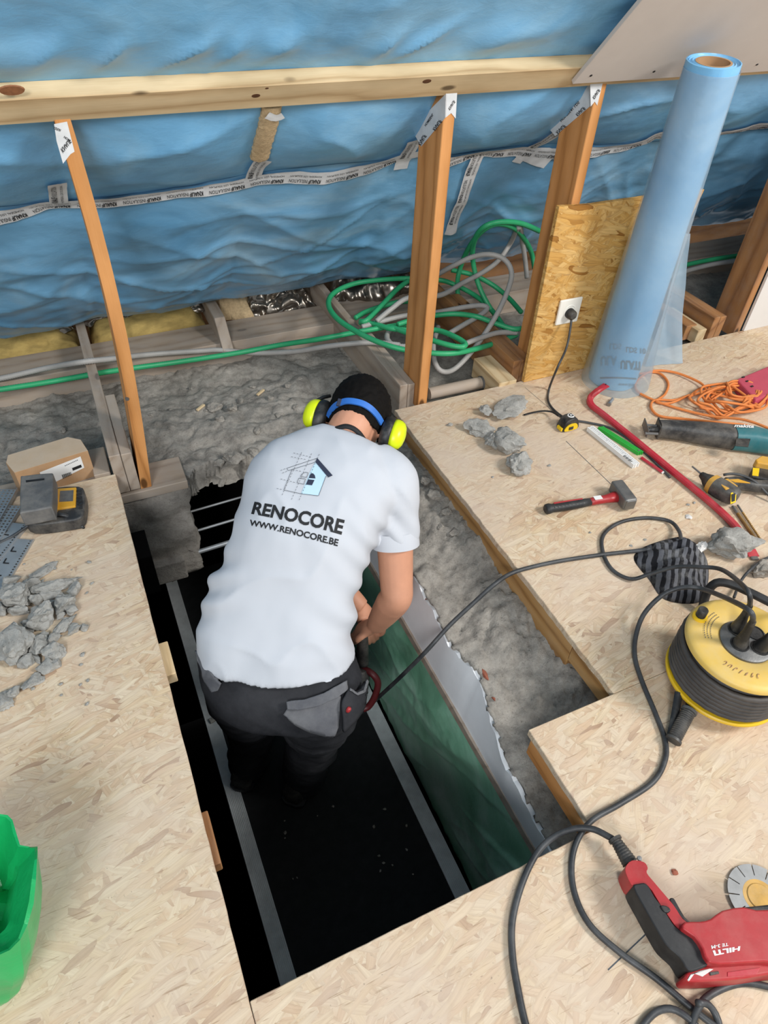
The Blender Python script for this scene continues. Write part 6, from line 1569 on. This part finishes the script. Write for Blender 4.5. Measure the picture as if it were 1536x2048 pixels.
# ---------------------------------------------------------------- charger, battery, box, blocks
def zb(x, y): return (x*400/1536, 840+y*400/1536)
ch = thing('battery_charger', 'grey and yellow battery charger near the corner of the left board', 'charger', gz(110, 1030)); so_ = ch.location
def B(x, y, z): return gz(*zb(x, y), z)-so_
MB().prism(cat([B(170, 720, .045), B(200, 560, .045), B(330, 525, .045), B(600, 505, .045), B(650, 560, .045), B(650, 660, .045), B(620, 745, .045), B(500, 775, .045), B(240, 800, .045)], 3, True), (0, 0, .043)).build('base', 'plastic_dark', ch, bevel=.006, bseg=3, smooth=True)
MB().prism([B(440, 525, .051), B(585, 515, .051), B(578, 660, .051), B(430, 685, .051)], (0, 0, .008)).build('label_panel', 'tool_yellow', ch, bevel=.002)
MB().prism([B(462, 545, .0516), B(565, 538, .0516), B(560, 622, .0516), B(455, 628, .0516)], (0, 0, .001)).build('label_print', 'grey_plastic', ch)
for k in range(6): MB().prism([B(590+k*3, 535+k*26, .050), B(622+k*2, 530+k*26, .050), B(622+k*2, 542+k*26, .050), B(590+k*3, 547+k*26, .050)], (0, 0, .006)).build('vent_rib', 'rubber_black', ch, bevel=.001)
MB().prism([B(480, 740, .040), B(510, 735, .040), B(510, 752, .036), B(482, 757, .036)], (0, 0, .004)).build('indicator', 'tape_yellow', ch)
MB().tube(resample(cat([B(400, 745, .03), B(430, 728, .05), B(500, 735, .05), B(570, 770, .02), B(640, 830, .006), B(620, 800, .006), B(560, 755, .03), B(480, 722, .052), B(380, 725, .052), B(250, 790, .03), B(100, 890, .014), B(-20, 950, .012), B(-150, 1020, .010)], 8), .008), 0.0042, 8).build('cord', 'cable_black', ch, smooth='all')
bt = thing('battery_pack', 'dark grey battery pack sitting on the charger', 'battery', M=Matrix.Translation(gz(*zb(290, 620), .05)))
so_ = bt.location
MB().prism(cat([B(150, 690, .115), B(155, 450, .115), B(180, 425, .115), B(380, 405, .115), B(408, 430, .115), B(400, 650, .115), B(375, 670, .115), B(170, 708, .115)], 2, True), (0, 0, .052)).build('shell', 'grey_plastic', bt, bevel=.005, bseg=3, smooth=True)
MB().prism([B(160, 728, .066), B(165, 560, .066), B(430, 520, .066), B(430, 690, .066), B(350, 725, .066)], (0, 0, .018)).build('collar', 'tool_yellow', bt, bevel=.002)
MB().prism([B(198, 463, .1158), B(340, 447, .1158), B(340, 460, .1158), B(200, 478, .1158)], (0, 0, .001)).build('moulded_slot', 'print_black', bt)
MB().prism([B(245, 735, .069), B(340, 718, .069), B(342, 735, .066), B(250, 752, .066)], (0, 0, .006)).build('badge', 'print_black', bt)
cb = thing('cardboard_box', 'long dusty cardboard box with a white barcode label behind the charger', 'box', gz(90, 960, 0)); so_ = Vector((cb.location.x, cb.location.y, -0.03)); cb.location.z = -0.03
zt_ = 0.075
MB().prism([B(110, 405, zt_), B(45, 330, zt_), B(60, 270, zt_), B(520, 130, zt_), B(620, 150, zt_), B(675, 235, zt_)], (0, 0, .105)).build('carton', 'cardboard', cb, bevel=.001)
MB().prism([B(110, 403, zt_+.001), B(48, 328, zt_+.001), B(62, 270, zt_+.001), B(520, 131, zt_+.001), B(618, 151, zt_+.001), B(672, 234, zt_+.001)], (0, 0, .0008)).build('lid', 'cardboard_dusty', cb)
fa, fb = B(110, 405, zt_), B(675, 235, zt_); dv = (fb-fa); ups = Vector((0, 0, -1)); outv = Vector((dv.y, -dv.x, 0)).normalized()
def F(u, v, o=0.0012): return fa+dv*u+ups*v+outv*o
mb = MB().add([F(.30, .025), F(.88, .012), F(.88, .058), F(.30, .085)][::1], [(0, 1, 2, 3)]); mb.build('label', 'paper_white', cb)
mb = MB()
for k in range(16): mb.add([F(.56+k*.008, .058, .002), F(.56+k*.008+(.003 if k % 3 else .005), .058, .002), F(.56+k*.008+(.003 if k % 3 else .005), .075-.001*k*.3, .002), F(.56+k*.008, .075-.001*k*.3, .002)], [(0, 1, 2, 3)])
mb.build('barcode', 'print_black', cb)['kind'] = 'stuff'
MB().add([F(.72, .045, .002), F(.85, .042, .002), F(.85, .053, .002), F(.72, .056, .002)], [(0, 1, 2, 3)]).build('label_bar', 'print_black', cb)
mb = MB()
for k in range(9): mb.add([F(.64+k*.022, .027-.0008*k, .002), F(.64+k*.022+.013, .0268-.0008*k, .002), F(.64+k*.022+.013, .0298-.0008*k, .002), F(.64+k*.022, .030-.0008*k, .002)], [(0, 1, 2, 3)])
mb.build('label_text', 'print_grey', cb)['kind'] = 'stuff'
tag(lumber('wood_offcut', gz(*zb(690, 230), 0.0)+Vector((0.02, 0, -0.02)), gz(*zb(735, 430), 0.0)+Vector((0.02, 0, -0.02)), 0.05, 0.045, 'pine_dusty'), 'short dusty wood offcut between cardboard box and joist ends', 'offcut')
tag(lumber('floor_batten', (-1.2, 1.92, -0.045), (-0.06, 1.92, -0.045), 0.11, 0.03, 'pine_dusty'), 'dusty batten carrying the cardboard box behind the left board', 'batten')

# ---------------------------------------------------------------- marks on the boards, grit on the deck
for a, b, w in (((1132, 882), (1232, 978), 0.0012), ((1216, 1940), (1292, 1868), 0.0012), ((1050, 775), (1150, 860), 0.0008)):
    pa, pb = gz(*a, 0.0003), gz(*b, 0.0003); d = (pb-pa).normalized(); n = Vector((-d.y, d.x, 0))*w
    MB().add([pa-n, pb-n, pb+n, pa+n], [(0, 1, 2, 3)]).build('pencil_line', 'print_grey', floor)
for k in range(34):
    px, py = (rn.uniform(560, 860), rn.uniform(1600, 1760)) if k % 2 else (rn.uniform(395, 470), rn.uniform(1180, 1500))
    p = gz(px, py, DZ+0.001)
    if not 0.08 < p.x < 0.60 or (p-FR).length < 0.12: continue
    r = rn.uniform(0.002, 0.006); o = rock_mb(500+k, p, (r*1.3, r, r*0.7), k, 1).build('mortar_crumb', 'rubble_concrete'); centre(o); tag(o, 'tiny mortar crumb on the black scaffold deck', 'crumb', 'crumbs on the scaffold deck')
p = gz(424, 1437, DZ+0.008); tag(lumber('wood_offcut', (p.x-0.012, p.y-0.012, DZ+0.0125), (p.x+0.014, p.y-0.006, DZ+0.0125), 0.02, 0.01, 'chunk_concrete'), 'small pale offcut lying on the grey side rail of the deck', 'offcut')
